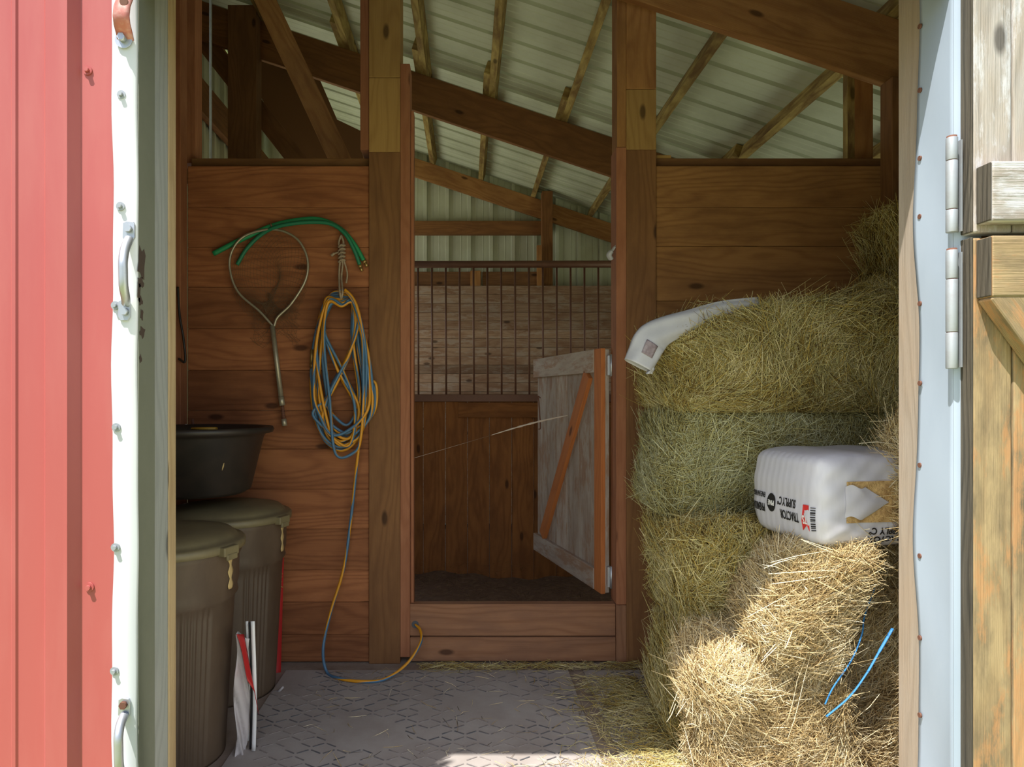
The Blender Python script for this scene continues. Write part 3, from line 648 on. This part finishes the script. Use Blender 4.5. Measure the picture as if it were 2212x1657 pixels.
# ---------------------------------------------------------------- black tub on the wall
tb=thing('feed_tub',(-1.085,2.72,.80),'black rubber feed tub hung in the corner above the trash cans','tub')
pr=[(r_,z_-.062) for r_,z_ in ((0,.865),(.19,.865),(.215,.88),(.265,1.09),(.275,1.10),(.300,1.105),(.305,1.118),(.300,1.128),(.27,1.126),(.25,1.09),(.2,.885),(0,.88))]
mb=MB(); mb.lathe((-1.085,2.72,0),pr,72); build('tub_body',mb,W['black'],tb)
mb=MB(); mb.tube([(-1.20,3.035,1.04),(-1.20,2.99,1.06),(-1.20,2.985,1.09)],.006,8); build('hanging_bracket',mb,W['rust'],tb)
mb=MB(); mb.tube([P(484,1000,2.452),P(482,1008,2.452),P(480,1016,2.455)],[.003,.007,.003],6,flat=.3); build('peeling_mark',mb,W['peel'],tb)
mb=MB(); mb.tube([P(415,926,2.6),P(468,926,2.6)],.012,10,flat=.5); 
build('yellow_scoop_edge',mb,W['yel'],label='flat yellow plastic piece lying on the black tub rim',category='scoop')
mb=MB(); mb.tube(spline([P(384,620,2.96),P(388,680,2.95),P(396,730,2.95),P(400,780,2.95),P(386,775,2.955)]),.005,6); build('black_strap',mb,W['black'],label='thin black strap hanging on the left corner post',category='strap')

# ---------------------------------------------------------------- things hung on the partition
DW=D0-.015
def gh(name,pts,r0,r1,m,label):
    t=thing(name,P(*pts[0]),label,'hose'); s_=spline([P(*p) for p in pts],10); n=len(s_)
    mb=MB(); mb.tube(s_,[r0+(r1-r0)*i/(n-1) for i in range(n)],12); build('hose_tube',mb,W[m],t)
    d=(s_[-1]-s_[-2]).normalized(); mb=MB(); mb.tube([s_[-1],s_[-1]+d*.012],r1*1.15,10); mb.tube([s_[-1]+d*.012,s_[-1]+d*.03],r1*.85,6); build('brass_fitting',mb,W['brass'],t)
gh('garden_hose',[(461,548,DW),(520,518,DW),(585,489,DW-.005),(640,476,DW-.008),(690,474,DW-.01),(735,494,DW-.01),(765,527,DW-.005),(786,563,DW)],.0115,.0095,'green','thicker bright green hose length arching over the net, upper one')
gh('garden_hose',[(512,572,DW),(535,535,DW),(570,503,DW-.01),(610,487,DW-.028),(670,480,DW-.03),(715,484,DW-.03),(745,505,DW-.028),(765,540,DW-.02),(777,572,DW-.01)],.0085,.0085,'green2','thinner dark green hose length tucked under the brighter hose')
mb=MB(); mb.tube([P(587,493,D0),P(586,487,D0-.05),P(584,482,D0-.052)],.003,6); build('wall_nail',mb,W['rust'],label='bent nail holding the green hoses and the net hoop',category='nail')
ln=thing('landing_net',P(600,915,DW),'round fishing landing net with aluminium hoop and tube handle on the partition','net')
hp=[(590,705),(560,672),(515,632),(497,585),(500,545),(525,512),(570,497),(610,499),(645,520),(664,560),(660,605),(630,655),(600,685),(592,705)]
s_=spline([P(x,y,DW-.018) for x,y in hp],8); mb=MB(); mb.tube(s_,.0055,10); build('hoop',mb,W['alu'],ln)
mb=MB(); mb.tube([P(588,703,DW-.018),P(607,857,DW-.015)],[.011,.011],14); build('handle_tube',mb,W['alu'],ln)
mb=MB(); mb.tube([P(607,857,DW-.015),P(610,876,DW-.015)],.0125,14); build('handle_collar',mb,W['alu'],ln); mb=MB(); mb.tube([P(613,905,DW-.015),P(615,920,DW-.015)],.0115,14); build('end_cap',mb,W['alu'],ln)
mb=MB(); mb.tube([P(610,876,DW-.015),P(613,905,DW-.015)],.006,8)
for k in range(6): c=P(610+k*.5,880+k*4.4,DW-.015); mb.tube([c,c+Vector((0,0,-.004))],.0085,8)
build('spring_joint',mb,W['rust'],ln)
mb=MB(); cpx,cpy=582,600
def np_(u,v):  # draped mesh bag flattened against the planks
    a=u*2*math.pi; r=v
    sag=60*(1-r)+ (25*(.5-.5*math.cos(a)) if False else 0)
    return P(cpx+ (84*r)*math.cos(a)+10*(1-r)*math.sin(3*a)+16*math.sin(v*6)*(1-v), cpy+98*r*math.sin(a)*(1.0)+sag+30*(1-r)*math.sin(2*a+1), D0-.006-.01*random.random())
G=[[np_(i/44,.03+.97*j/11) for j in range(12)] for i in range(44)]
for i in range(44):
    for j in range(11):
        mb.tube([G[i][j],G[(i+1)%44][j+1]],.0006,3,caps=False); mb.tube([G[(i+1)%44][j],G[i][j+1]],.0006,3,caps=False)
def np2(i,j): return P(545+j*9+5*math.sin(i*1.7+j),650+i*8+14*math.sin(j*.7),D0-.008)
for i in range(11):
    for j in range(11): 
        mb.tube([np2(i,j),np2(i+1,j+1)],.0006,3,caps=False); mb.tube([np2(i+1,j),np2(i,j+1)],.0006,3,caps=False)
build('net_mesh',mb,W['net'],ln)['kind']='stuff'
# rope and coiled air hose
rp=thing('hanging_rope',P(737,645,DW),'knotted frayed beige rope hanging from a nail, holding the coiled hose','rope')
mb=MB(); 
for dx in (-5,5): mb.tube(spline([P(737,508,DW-.01),P(737+dx,525,DW-.012),P(737,548,DW-.012),P(737+dx*.6,570,DW-.012),P(735+dx*.5,600,DW-.015),P(737+dx*.6,630,DW-.07),P(737,648,DW-.055)],6),.0045,8)
build('rope_strand',mb,W['rope'],rp)
mb=MB(); c=P(738,545,DW-.014)
for k in range(5):
    z=P(738,532+k*8,DW-.014); mb.tube(spline([z+Vector((-.014,0,-.004)),z+Vector((0,-.014,.002)),z+Vector((.014,0,.004)),z+Vector((0,.006,0)),z+Vector((-.014,0,-.004))],5),.0048,6)
mb.tube(spline([P(742,560,DW-.015),P(750,590,DW-.012),P(748,612,DW-.01)]),.0042,6); mb.tube(spline([P(732,545,DW-.015),P(722,548,DW-.012),P(716,552,DW-.01)]),[.004]*12+[.006]*12+[.008],6)
build('knot',mb,W['rope'],rp)
ah=thing('coiled_air_hose',P(740,970,DW),'yellow and blue air hose hung in a long coil on the partition','hose')
pts=[]; NL=17
random.seed(21)
loops=[(672,800,955,0),(676,795,962,0),(682,786,965,0),(690,780,940,1),(680,808,905,2),(686,776,958,0),(700,772,920,1),(678,790,968,0),(695,812,900,2),(684,782,930,1),(675,779,960,0),(688,806,948,0),(672,774,942,1),(684,790,925,2),(694,768,962,1),(678,800,935,0),(700,784,950,2)]
for i,(l,r,b,ty) in enumerate(loops):
    d=DW-.008-.0046*i; j=lambda s=3: random.uniform(-s,s)
    top=(737+j(5),626+i*2.2)
    if ty==0: seq=[top,(706+j(),650+j()),(l+8+j(),730),(l,840+j(8)),(l+14,b-35),(722+j(8),b+3),(755+j(6),b-4),(r-8,b-45),(r-2,840+j(10)),(r-16,740),(762+j(),655+j())]
    elif ty==1: seq=[top,(712+j(),660),(700+j(),715),(735+j(6),800),(770+j(6),870),(r-4,b-25),(745,b+j(8)),(l+4,b-45),(712+j(6),850),(752+j(5),765),(772+j(3),690),(756,650)]
    else: seq=[top,(708,655),(l,740),(l+12,860),(725,b+30),(768,b+25),(r-4,b-10),(r,b-70),(785,810),(782,720),(764,655)]
    pts+=[P(x,y,d+ (random.uniform(-.012,.012) if 690<y<900 else 0)) for x,y in seq]
pts+=[P(745,626,DW-.08),P(770,660,DW-.085),P(790,760,DW-.08),P(788,880,DW-.07),P(777,950,DW-.06),P(768,1030,DW-.04),P(757,1130,DW-.03),P(742,1230,DW-.04),P(715,1320,DW-.06),P(698,1400,2.92),P(706,1455,2.90),P(733,1479,2.83),P(780,1481,2.80),P(830,1470,2.82),P(878,1435,2.88),P(908,1390,2.94),P(908,1362,3.0),P(897,1350,3.035)]
for p in pts[-8:-3]: p.z=max(p.z,.018)
s_=spline(pts,9); mb=MB(); mb.tube(s_,.0066,8); build('hose_tube',mb,W['hose'],ah)
mb=MB(); mb.tube([P(674,755,DW-.02),P(673,785,DW-.02)],.009,8); mb.tube([P(673,785,DW-.02),P(676,795,DW-.02)],.012,6); build('coupling',mb,W['brass'],ah)
mb=MB(); mb.tube([P(897,1349,3.045),P(897,1349,3.035)],.016,12); build('hose_hole_ring',mb,W['ink'],label='small dark hole in the threshold where the air hose enters',category='hole')

# ---------------------------------------------------------------- hay
def disp(p,seed,amp):
    s=seed*3.1
    return amp*(np.sin(9*p[:,0]+s)*np.sin(11*p[:,2]+2*s)+.6*np.sin(21*p[:,0]+p[:,1]*17+s*1.7)*np.sin(19*p[:,2]+13*p[:,1]-s)+.5*np.sin(5*p[:,0]-8*p[:,1]+4*p[:,2]+s))
def smap(p,half,seed,amp,n=7.):
    n=n if n<7 else 12.
    r=(np.abs(p)**n).sum(1)**(1/n); q=p/r[:,None]
    w_=q*half; nn=np.sign(q)*np.abs(q)**(n-1); nn/=np.linalg.norm(nn,axis=1)[:,None]
    return w_+nn*disp(w_,seed,amp)[:,None],nn
def strands(Pc,Dr,L,wd,bend,rnd):
    n=len(Pc); Dr=Dr/np.linalg.norm(Dr,axis=1)[:,None]
    a=np.random.randn(n,3); a-=Dr*(a*Dr).sum(1)[:,None]; a/=np.linalg.norm(a,axis=1)[:,None]; b=np.cross(Dr,a)
    V=np.zeros((n,3,3,3))
    for i,(t,ws) in enumerate(((-.5,.8),(0,1),(.5,.45))):
        c=Pc+Dr*(L*t)[:,None]+(bend if i==1 else 0)
        for k in range(3):
            an=2*math.pi*k/3; V[:,i,k]=c+(a*math.cos(an)+b*math.sin(an)*.7)*(wd*ws)[:,None]
    base=np.arange(n)[:,None,None]*9; q=[]
    for i in range(2):
        for k in range(3): q.append([i*3+k,i*3+(k+1)%3,(i+1)*3+(k+1)%3,(i+1)*3+k])
    Fq=(base+np.array(q)[None]).reshape(-1,4)
    return V.reshape(-1,3),Fq,np.repeat(rnd,9)
def fastmesh(name,V,Fq,R,m,loc,par=None,**props):
    me=bpy.data.meshes.new(name); me.vertices.add(len(V)); me.vertices.foreach_set('co',V.astype(np.float32).ravel())
    me.loops.add(Fq.size); me.loops.foreach_set('vertex_index',Fq.astype(np.int32).ravel())
    me.polygons.add(len(Fq)); me.polygons.foreach_set('loop_start',np.arange(0,Fq.size,4,dtype=np.int32))
    a=me.attributes.new('rnd','FLOAT','POINT'); a.data.foreach_set('value',R.astype(np.float32)); me.update(calc_edges=True); me.validate()
    me.materials.append(m); o=bpy.data.objects.new(name,me); COL.objects.link(o); o.location=loc; WL[o.name]=Vector(loc)
    if par: parent(o,par)
    for k,v in props.items(): o[k]=v
    return o
def bale(c,dims,rz,seed,nst,m,label,amp=.012,vert=.6,ln=(.05,.13),wd=.0014,skew=0,faces=None,out=.25,rndc=(.58,.30),extra=None,roundn=7.,cat='hay bale',lean=0,droop=0):
    np.random.seed(seed); half=np.array(dims)/2
    g=26; core=[];cf=[];off=0
    for ax in range(3):
        for s in (-1,1):
            u,v=np.meshgrid(np.linspace(-1,1,g+1),np.linspace(-1,1,g+1),indexing='ij'); p=np.zeros(((g+1)**2,3))
            o1,o2=[k for k in range(3) if k!=ax]; p[:,ax]=s; p[:,o1]=u.ravel(); p[:,o2]=v.ravel(); core.append(p)
            i,j=np.meshgrid(range(g),range(g),indexing='ij'); a=(i*(g+1)+j).ravel()+off
            q=np.stack([a,a+g+1,a+g+2,a+1],1)
            e1=np.zeros(3);e1[o1]=1;e2=np.zeros(3);e2[o2]=1
            if np.cross(e1,e2)[ax]*s<0: q=q[:,::-1]
            cf.append(q); off+=(g+1)**2
    core=np.concatenate(core); cf=np.concatenate(cf)
    cv,_=smap(core,half*.985,seed,amp,roundn); cr=.02+.22*np.random.rand(len(cv))  # core coloured darker than the strands, shade painted into the gaps
    # faces weights: -x, +x, -y, +y, +z
    fw=np.array(faces or [half[1]*half[2],.3*half[1]*half[2],half[0]*half[2],.15*half[0]*half[2],half[0]*half[1],0.05*half[0]*half[1]]); fw=fw/fw.sum()
    fc=np.random.choice(6,nst,p=fw); p=np.random.uniform(-1,1,(nst,3)); axs=np.array([0,0,1,1,2,2])[fc]; sg=np.array([-1,1,-1,1,1,-1])[fc]
    p[np.arange(nst),axs]=sg; w_,nn=smap(p,half,seed,amp,roundn)
    ang=1.5*np.sin(w_[:,0]*8+seed)*np.sin(w_[:,2]*9+w_[:,1]*7+seed*2)+np.random.randn(nst)*.65
    e=np.where(np.abs(nn[:,2:3])>.75,np.array([[1.,0,0]]),np.array([[0,0,1.]])); t1=e-nn*(e*nn).sum(1)[:,None]; t1/=np.linalg.norm(t1,axis=1)[:,None]+1e-9; t2=np.cross(nn,t1)
    flip=np.random.rand(nst)>vert; ang=ang+flip*np.random.uniform(-1.57,1.57,nst)
    d=t1*np.cos(ang)[:,None]+t2*np.sin(ang)[:,None]+nn*(np.abs(np.random.randn(nst))*out)[:,None]
    L=np.random.uniform(ln[0],ln[1],nst)*np.where(np.random.rand(nst)<.06,1.8,1); wdt=wd*np.random.uniform(.45,1.25,nst)*np.where(np.random.rand(nst)<.05,1.6,1)
    d/=np.linalg.norm(d,axis=1)[:,None]
    Pc=w_+nn*np.random.uniform(-.006,.013,nst)[:,None]+nn*(np.abs((d*nn).sum(1))*L*.28)[:,None]
    bend=np.random.randn(nst,3)*.004+nn*.003; 
    R=np.clip(np.random.normal(rndc[0],rndc[1],nst),0,1)
    sv,sf,sr=strands(Pc,d,L,wdt,bend,R)
    V=np.concatenate([cv,sv]); Fq=np.concatenate([cf,sf+len(cv)]); RR=np.concatenate([cr,sr])
    V[:,0]+=skew*V[:,2]; V[:,0]+=lean*V[:,1]
    V[:,2]-=droop*np.clip(-V[:,0]/half[0]-.1,0,2)**2*np.clip((V[:,2]+half[2])/(2*half[2]),0,1)
    V[:,2]+=half[2]
    V[:,2]=np.maximum(V[:,2],-.004)
    if extra is not None:
        ev,ef,er=extra; ca,sa=math.cos(-rz),math.sin(-rz); ev=ev-np.array(c); ev=np.stack([ev[:,0]*ca-ev[:,1]*sa,ev[:,0]*sa+ev[:,1]*ca,ev[:,2]],1)
        Fq=np.concatenate([Fq,ef+len(V)]); V=np.concatenate([V,ev]); RR=np.concatenate([RR,er])
    o=fastmesh('hay_bale',V,Fq,RR,W[m],c,label=label,category=cat); o.rotation_euler.z=rz; return o
def stems(lst,wd=.0016,rc=.85):
    A=np.array([tuple(P(*a)) for a,b in lst]); B=np.array([tuple(P(*b)) for a,b in lst]); L=np.linalg.norm(B-A,axis=1)
    return strands((A+B)/2,(B-A),L,np.full(len(lst),wd),np.random.randn(len(lst),3)*.004,np.clip(np.random.normal(rc,.08,len(lst)),0,1))
hb=.3775
bale((1.22,2.49,0.0),(.98,.46,hb-.008),.0,1,22000,'hay','bottom hay bale of the tall stack, beside the right doorway post',amp=.016)
bale((1.22,2.485,hb),(.98,.46,hb-.008),.0,2,26000,'hay','second hay bale up in the tall stack, level with the stall sill',amp=.016)
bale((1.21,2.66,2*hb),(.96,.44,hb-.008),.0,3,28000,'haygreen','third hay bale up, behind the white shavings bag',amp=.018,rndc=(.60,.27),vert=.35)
bale((1.235,2.65,3*hb),(.98,.46,hb-.005),.0,4,38000,'hay','topmost bale of the front hay stack, with the empty sack on it',amp=.012,vert=.85,ln=(.06,.16),droop=.12,
   extra=stems([((1570,655,2.42),(1650,720,2.40)),((1612,635,2.41),(1652,705,2.40)),((1652,705,2.40),(1652,755,2.40)),((1505,650,2.44),(1565,665,2.44)),((1560,645,2.44),(1590,670,2.42)),((1740,635,2.44),(1765,655,2.42)),((1885,745,2.38),(1890,700,2.38)),((1370,800,2.5),(1369,830,2.5)),((1515,735,2.39),(1475,790,2.39)),((1525,735,2.39),(1570,810,2.39)),((1560,845,2.39),(1635,870,2.39)),((1470,835,2.4),(1430,885,2.4)),((1790,645,2.4),(1850,665,2.4)),((1370,840,2.5),(1390,855,2.5))]))
bale((1.915,2.66,2*hb),(.38,.44,hb-.008),0,5,1500,'hay','hay bale end hidden mostly by the right jamb, under the tall rear hay')
bale((1.915,2.66,3*hb),(.36,.44,hb-.008),0,6,1500,'hay','hay bale end mostly behind the right jamb, level with the topmost front bale')
bale((1.915,2.66,0),(.38,.44,2*hb-.01),0,15,800,'hay','hay at the floor mostly hidden behind the right jamb')
bale((1.885,2.70,4*hb),(.42,.40,.40),0,7,4000,'hay','dark hay bale standing higher at the far right, against the corner post',ln=(.06,.15),out=.5)
bale((1.66,2.66,4*hb),(.30,.34,.10),0,8,3000,'hay','small loose hay heap sloping beside the higher far right bale',ln=(.05,.12),roundn=3,cat='hay')
# nearer, loosened bales that catch the sun
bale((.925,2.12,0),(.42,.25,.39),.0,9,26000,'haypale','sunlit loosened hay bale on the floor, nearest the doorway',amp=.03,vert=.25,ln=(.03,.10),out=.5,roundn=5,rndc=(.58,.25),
   extra=stems([((1480,1530,1.98),(1500,1545,1.97)),((1485,1565,1.98),(1510,1570,1.97)),((1700,1560,1.96),(1720,1480,1.96)),((1500,1660,1.96),(1475,1560,2.0)),((1460,1520,2.05),(1440,1560,2.05)),((1560,1600,1.96),(1600,1500,1.96)),((1730,1500,1.96),(1700,1600,1.96))]))
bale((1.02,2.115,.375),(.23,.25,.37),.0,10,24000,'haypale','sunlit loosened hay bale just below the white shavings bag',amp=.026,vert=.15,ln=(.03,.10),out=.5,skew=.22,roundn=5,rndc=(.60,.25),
   extra=stems([((1615,1333,1.96),(1770,1240,1.96)),((1672,1308,1.95),(1885,1308,1.95)),((1645,1430,1.95),(1770,1310,1.94)),((1650,1420,1.95),(1765,1305,1.94)),((1667,1262,1.95),(1860,1235,1.95)),((1660,1240,1.96),(1830,1232,1.95)),((1665,1215,1.96),(1790,1190,1.96)),((1730,1165,1.96),(1930,1225,1.96)),((1735,1168,1.96),(1900,1240,1.96)),((1647,1220,1.96),(1700,1235,1.95)),((1650,1228,1.96),(1720,1205,1.95)),((1582,1410,2.0),(1612,1390,1.98)),((1615,1345,1.98),(1650,1330,1.97)),((1640,1270,1.98),(1690,1290,1.97)),((1700,1410,1.95),(1730,1330,1.95)),((1770,1190,1.96),(1850,1260,1.96)),((1720,1540,1.95),(1760,1380,1.95)),((1710,1530,1.95),(1745,1410,1.95))],wd=.0016,rc=.95))
bale((1.37,2.195,0.0),(.50,.10,.735),.0,11,13000,'haypale','shaded hay flakes standing against the stack, right of the blue twine',amp=.012,vert=.4,
   extra=stems([((1850,1240,2.0),(1935,1225,2.0)),((1830,1290,2.05),(1935,1305,2.05)),((1935,1160,2.0),(1840,1090,1.96)),((1935,1200,2.0),(1850,1130,1.96)),((1900,1500,2.05),(1850,1550,2.05))]))
bale((1.385,2.03,.75),(.24,.13,.38),.0,12,7000,'haypale','tuft of pale hay standing at the right end of the shavings bag',amp=.02,vert=.3,ln=(.04,.12),out=.6,roundn=3.5,rndc=(.5,.25),cat='hay',
   extra=stems([((1855,958,1.98),(1935,960,1.98)),((1880,910,1.98),(1935,903,1.98))]))
# loose hay on the floor
def loose(name,n,fx,label,m,ln=(.03,.12),zt_=.02,wd=.0011,rc=(.6,.25)):
    Pc=np.array([fx() for _ in range(n)]); a=np.random.uniform(0,6.28,n); d=np.stack([np.cos(a),np.sin(a),np.random.randn(n)*.12],1)
    L=np.random.uniform(*ln,n); V,Fq,R=strands(Pc,d,L,wd*np.random.uniform(.6,1.3,n),np.random.randn(n,3)*.003,np.clip(np.random.normal(*rc,n),0,1))
    V[:,2]=np.maximum(V[:,2],.0112)
    fastmesh(name,V,Fq,R,W[m],(0,0,0),label=label,category='loose hay',kind='stuff')
def f1():
    t=random.random(); y=1.75+1.1*t; return (.70-abs(random.gauss(0,.13)),y,.012+abs(random.gauss(0,.012))*(1))
loose('loose_hay',2600,f1,'loose hay stems scattered on the floor along the foot of the stack','hay')
def f2(): return (random.uniform(-.2,.75),2.985-abs(random.gauss(0,.03)),.012+abs(random.gauss(0,.008)))
loose('loose_hay',700,f2,'strip of hay crumbs on the floor along the stall threshold','hay',ln=(.02,.09))
def f3(): return (random.uniform(-.6,.7),random.uniform(1.9,2.95),.012)
loose('loose_hay',160,f3,'a few single hay stems strewn over the rubber mat','haypale',ln=(.02,.09))
def f4(): return (min(.72,max(.05,.55+random.gauss(0,.15))),2.13+random.gauss(0,.03)-.05*random.random(),.013+abs(random.gauss(0,.008)))
loose('loose_hay',700,f4,'sunlit straw lying at the edge of the sun patch','haypale',ln=(.03,.13),rc=(.8,.15))
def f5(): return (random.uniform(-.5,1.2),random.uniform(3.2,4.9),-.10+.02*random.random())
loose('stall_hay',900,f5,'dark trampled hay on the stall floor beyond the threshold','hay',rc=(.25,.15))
tw=thing('baling_twine',P(1785,1550,1.945),'two loose bright blue baling twine ends curving over the sunlit hay','twine')
mb=MB(); mb.tube(spline([P(1893,1262,2.03),P(1868,1330,2.01),P(1862,1370,1.99),P(1840,1425,1.965),P(1800,1485,1.95),P(1782,1522,1.945)]),.0022,7); build('twine_strand',mb,W['blue'],tw)
mb=MB(); mb.tube(spline([P(1928,1358,1.99),P(1898,1410,1.965),P(1872,1455,1.95),P(1835,1505,1.94),P(1785,1548,1.94)]),[.0045]*12+[.0035]*12+[.003]*24+[.004],8,flat=.6); build('twine_strand',mb,W['blue'],tw)

# ---------------------------------------------------------------- white shavings bag
BC=np.array([1.195,2.16,.742+.14]); BH=np.array([.215,.175,.14]); ba=math.radians(9)
def bagmap(p,off=0.):
    p=np.atleast_2d(np.array(p,float)); n=7.; r=(np.abs(p)**n).sum(1)**(1/n); q=p/r[:,None]
    nn=np.sign(q)*np.abs(q)**(n-1); nn/=np.linalg.norm(nn,axis=1)[:,None]
    wv=.0006*np.sin(q[:,1]*40+q[:,2]*3)*(np.abs(nn[:,0])>.5)+.003*np.sin(q[:,0]*7+q[:,2]*5)*np.sin(q[:,2]*6+1)+.0012*np.sin(q[:,0]*19-q[:,2]*14)*(nn[:,1]<-.5)
    w_=q*BH*(1+.05*(1-q[:,2:3]**2))+nn*(wv[:,None]+off)
    c,s=math.cos(ba),math.sin(ba); x=w_[:,0]*c-w_[:,1]*s; y=w_[:,0]*s+w_[:,1]*c
    return np.stack([x,y,w_[:,2]],1)+BC
def facegrid(mb,ax,s,g=44,u0=-1,u1=1,v0=-1,v1=1,off=0.):
    o1,o2=[k for k in range(3) if k!=ax]
    def fn(u,v):
        p=[0,0,0]; p[ax]=s; p[o1]=u0+(u1-u0)*u; p[o2]=v0+(v1-v0)*v; return tuple(bagmap([p],off)[0])
    mb.grid(fn,g,g)
sb=thing('shavings_bag',tuple(BC-np.array([0,0,.133])),'white plastic bag of wood shavings with upside-down printing, lying on the hay','bag')
mb=MB()
for ax in range(3):
    for s in (-1,1): facegrid(mb,ax,s)
build('bag_film',mb,W['bag'],sb)
mb=MB()
def win(u,v):
    a=-.62+1.5*u; lo=-.42+.0*u; hi=.40; 
    if u<.45: m_=.5*(lo+hi)-.02; k=.15+.85*abs(1) ; 
    z=lo+(hi-lo)*v; notch=.22*math.exp(-((v-.5)/.22)**2)*(1-u) 
    return tuple(bagmap([[a+notch*.9,-1,z]],.0015)[0])
mb.grid(win,20,20); build('clear_window',mb,W['shav'],sb)['label']='clear end panel showing tan shavings'
mb=MB(); 
def fl(u,v): return tuple(bagmap([[-.64+.62*u*(1-.55*abs(v*2-1)),-1,.30-.62*v+.04*math.sin(u*6)]],.004+.006*math.sin(u*3.1))[0])
mb.grid(fl,14,14); build('taped_flap',mb,W['bag'],sb)
def textmesh(s,size):
    cu=bpy.data.curves.new('t','FONT'); cu.body=s; cu.size=size; cu.align_x='CENTER'; cu.align_y='CENTER'; cu.offset=.022*size; cu.resolution_u=3
    o=bpy.data.objects.new('t',cu); COL.objects.link(o); dg=bpy.context.evaluated_depsgraph_get(); dg.update(); me=bpy.data.meshes.new_from_object(o.evaluated_get(dg))
    V=[tuple(v.co) for v in me.vertices]; Fc=[list(p.vertices) for p in me.polygons]
    bpy.data.objects.remove(o); bpy.data.curves.remove(cu); bpy.data.meshes.remove(me); return V,Fc
def print_on(name,shape,face,cu,cv,sx,sz,m,off=.0022,par=sb):
    V,Fc=shape; mb=MB()
    for x,y,z in V:
        uu=-x*sx; vv=-y*sz                                      # upside-down
        if face=='left': p=[-1,(cu-(uu))/1., cv+vv]
        else: p=[cu+uu,-1,cv+vv]
        mb.v.append(Vector(bagmap([p],off)[0]))
    for f in Fc: mb.quad(f,[(0,0)]*len(f))
    return build(name,mb,W[m],par,solid=.0004)
# left side of the bag (y runs away from the camera)
print_on('printed_text',textmesh('SUPPLY Cº',1),'left',-.20,-.13,.105,.24,'ink')
print_on('printed_text',textmesh('TRACTOR',1),'left',-.27,-.40,.105,.27,'ink')
circ=([(math.cos(a)*.5,math.sin(a)*.5,0) for a in np.linspace(0,6.283,33)[:-1]],[list(range(32))])
print_on('round_emblem',circ,'left',.22,-.22,.24,.40,'ink'); print_on('emblem_text',textmesh('PINE',1),'left',.22,-.22,.085,.15,'whiteink',off=.0034)
print_on('printed_text',textmesh('FINE SHAVINGS',1),'left',.62,-.08,.062,.16,'ink')
print_on('printed_text',textmesh('PREMIUM',1),'left',.62,-.36,.10,.25,'ink')
dia=([(-.5,-.5,0),(.3,-.5,0),(.5,.1,0),(.45,.5,0),(-.2,.25,0),(-.5,.5,0)],[[0,1,2,3,4,5]])
print_on('red_emblem',dia,'left',-.67,-.38,.16,.55,'redink'); print_on('emblem_text',textmesh('TS',1),'left',-.67,-.40,.10,.25,'whiteink',off=.0034)
bv=[];bf=[]
for k in range(11):
    y0=-.5+k*.092; h=.03+.03*((k*7)%3)/2; i=len(bv); bv+=[(-.5,y0,0),(.5,y0,0),(.5,y0+h,0),(-.5,y0+h,0)]; bf.append([i,i+1,i+2,i+3])
print_on('barcode',(bv,bf),'left',-.84,-.40,.10,.52,'ink')
# end of the bag facing the doorway
print_on('printed_text',textmesh('SUPPLY Cº',1),'end',-.02,-.60,.115,.20,'ink'); print_on('printed_text',textmesh('TRACTOR',1),'end',.0,-.79,.13,.20,'ink')
# ---------------------------------------------------------------- empty woven sack on the top bale
es=thing('empty_feed_sack',tuple(P(1400,800,2.44)),'empty white woven sack draped over the left corner of the topmost bale','feed sack')
path=[(1640,655,2.47,14),(1560,668,2.44,18),(1490,693,2.42,24),(1435,714,2.405,30),(1406,735,2.395,36),(1390,765,2.39,34),(1378,790,2.385,32)]
cp=spline([P(a,b,c) for a,b,c,d in path],6); cw=spline([Vector((d,0,0)) for a,b,c,d in path],6)
mb=MB(); ns=20
def ek(u,v):
    i=min(int(u*(len(cp)-1)),len(cp)-2); t=u*(len(cp)-1)-i; c=cp[i].lerp(cp[i+1],t); tg=(cp[i+1]-cp[i]).normalized(); wdt=(cw[i].x+(cw[i+1].x-cw[i].x)*t)*.00163
    sd=tg.cross(Vector((0,-1,0))).normalized(); a=v*2*math.pi
    return c+sd*math.cos(a)*wdt+Vector((0,-1,0))*(math.sin(a)*(.012+.028*u)+.003*math.sin(a*5+u*9))
mb.grid(ek,44,32); build('sack_tube',mb,W['sack'],es,solid=.0012)
mb=MB()
def tl(u,v): return P(1398+14*v+3*math.sin(u*5),792+16*u,2.375+.01*math.sin(v*6+u*3))
mb.grid(tl,6,6); build('torn_tail',mb,W['sack'],es,solid=.0015)
mb=MB()
def pt(u,v):
    a=ek(.70+.15*u,.20+.13*v); return a+Vector((0,-.003,0))
mb.grid(pt,10,6); build('faded_print',mb,W['fade'],es,solid=.0006)
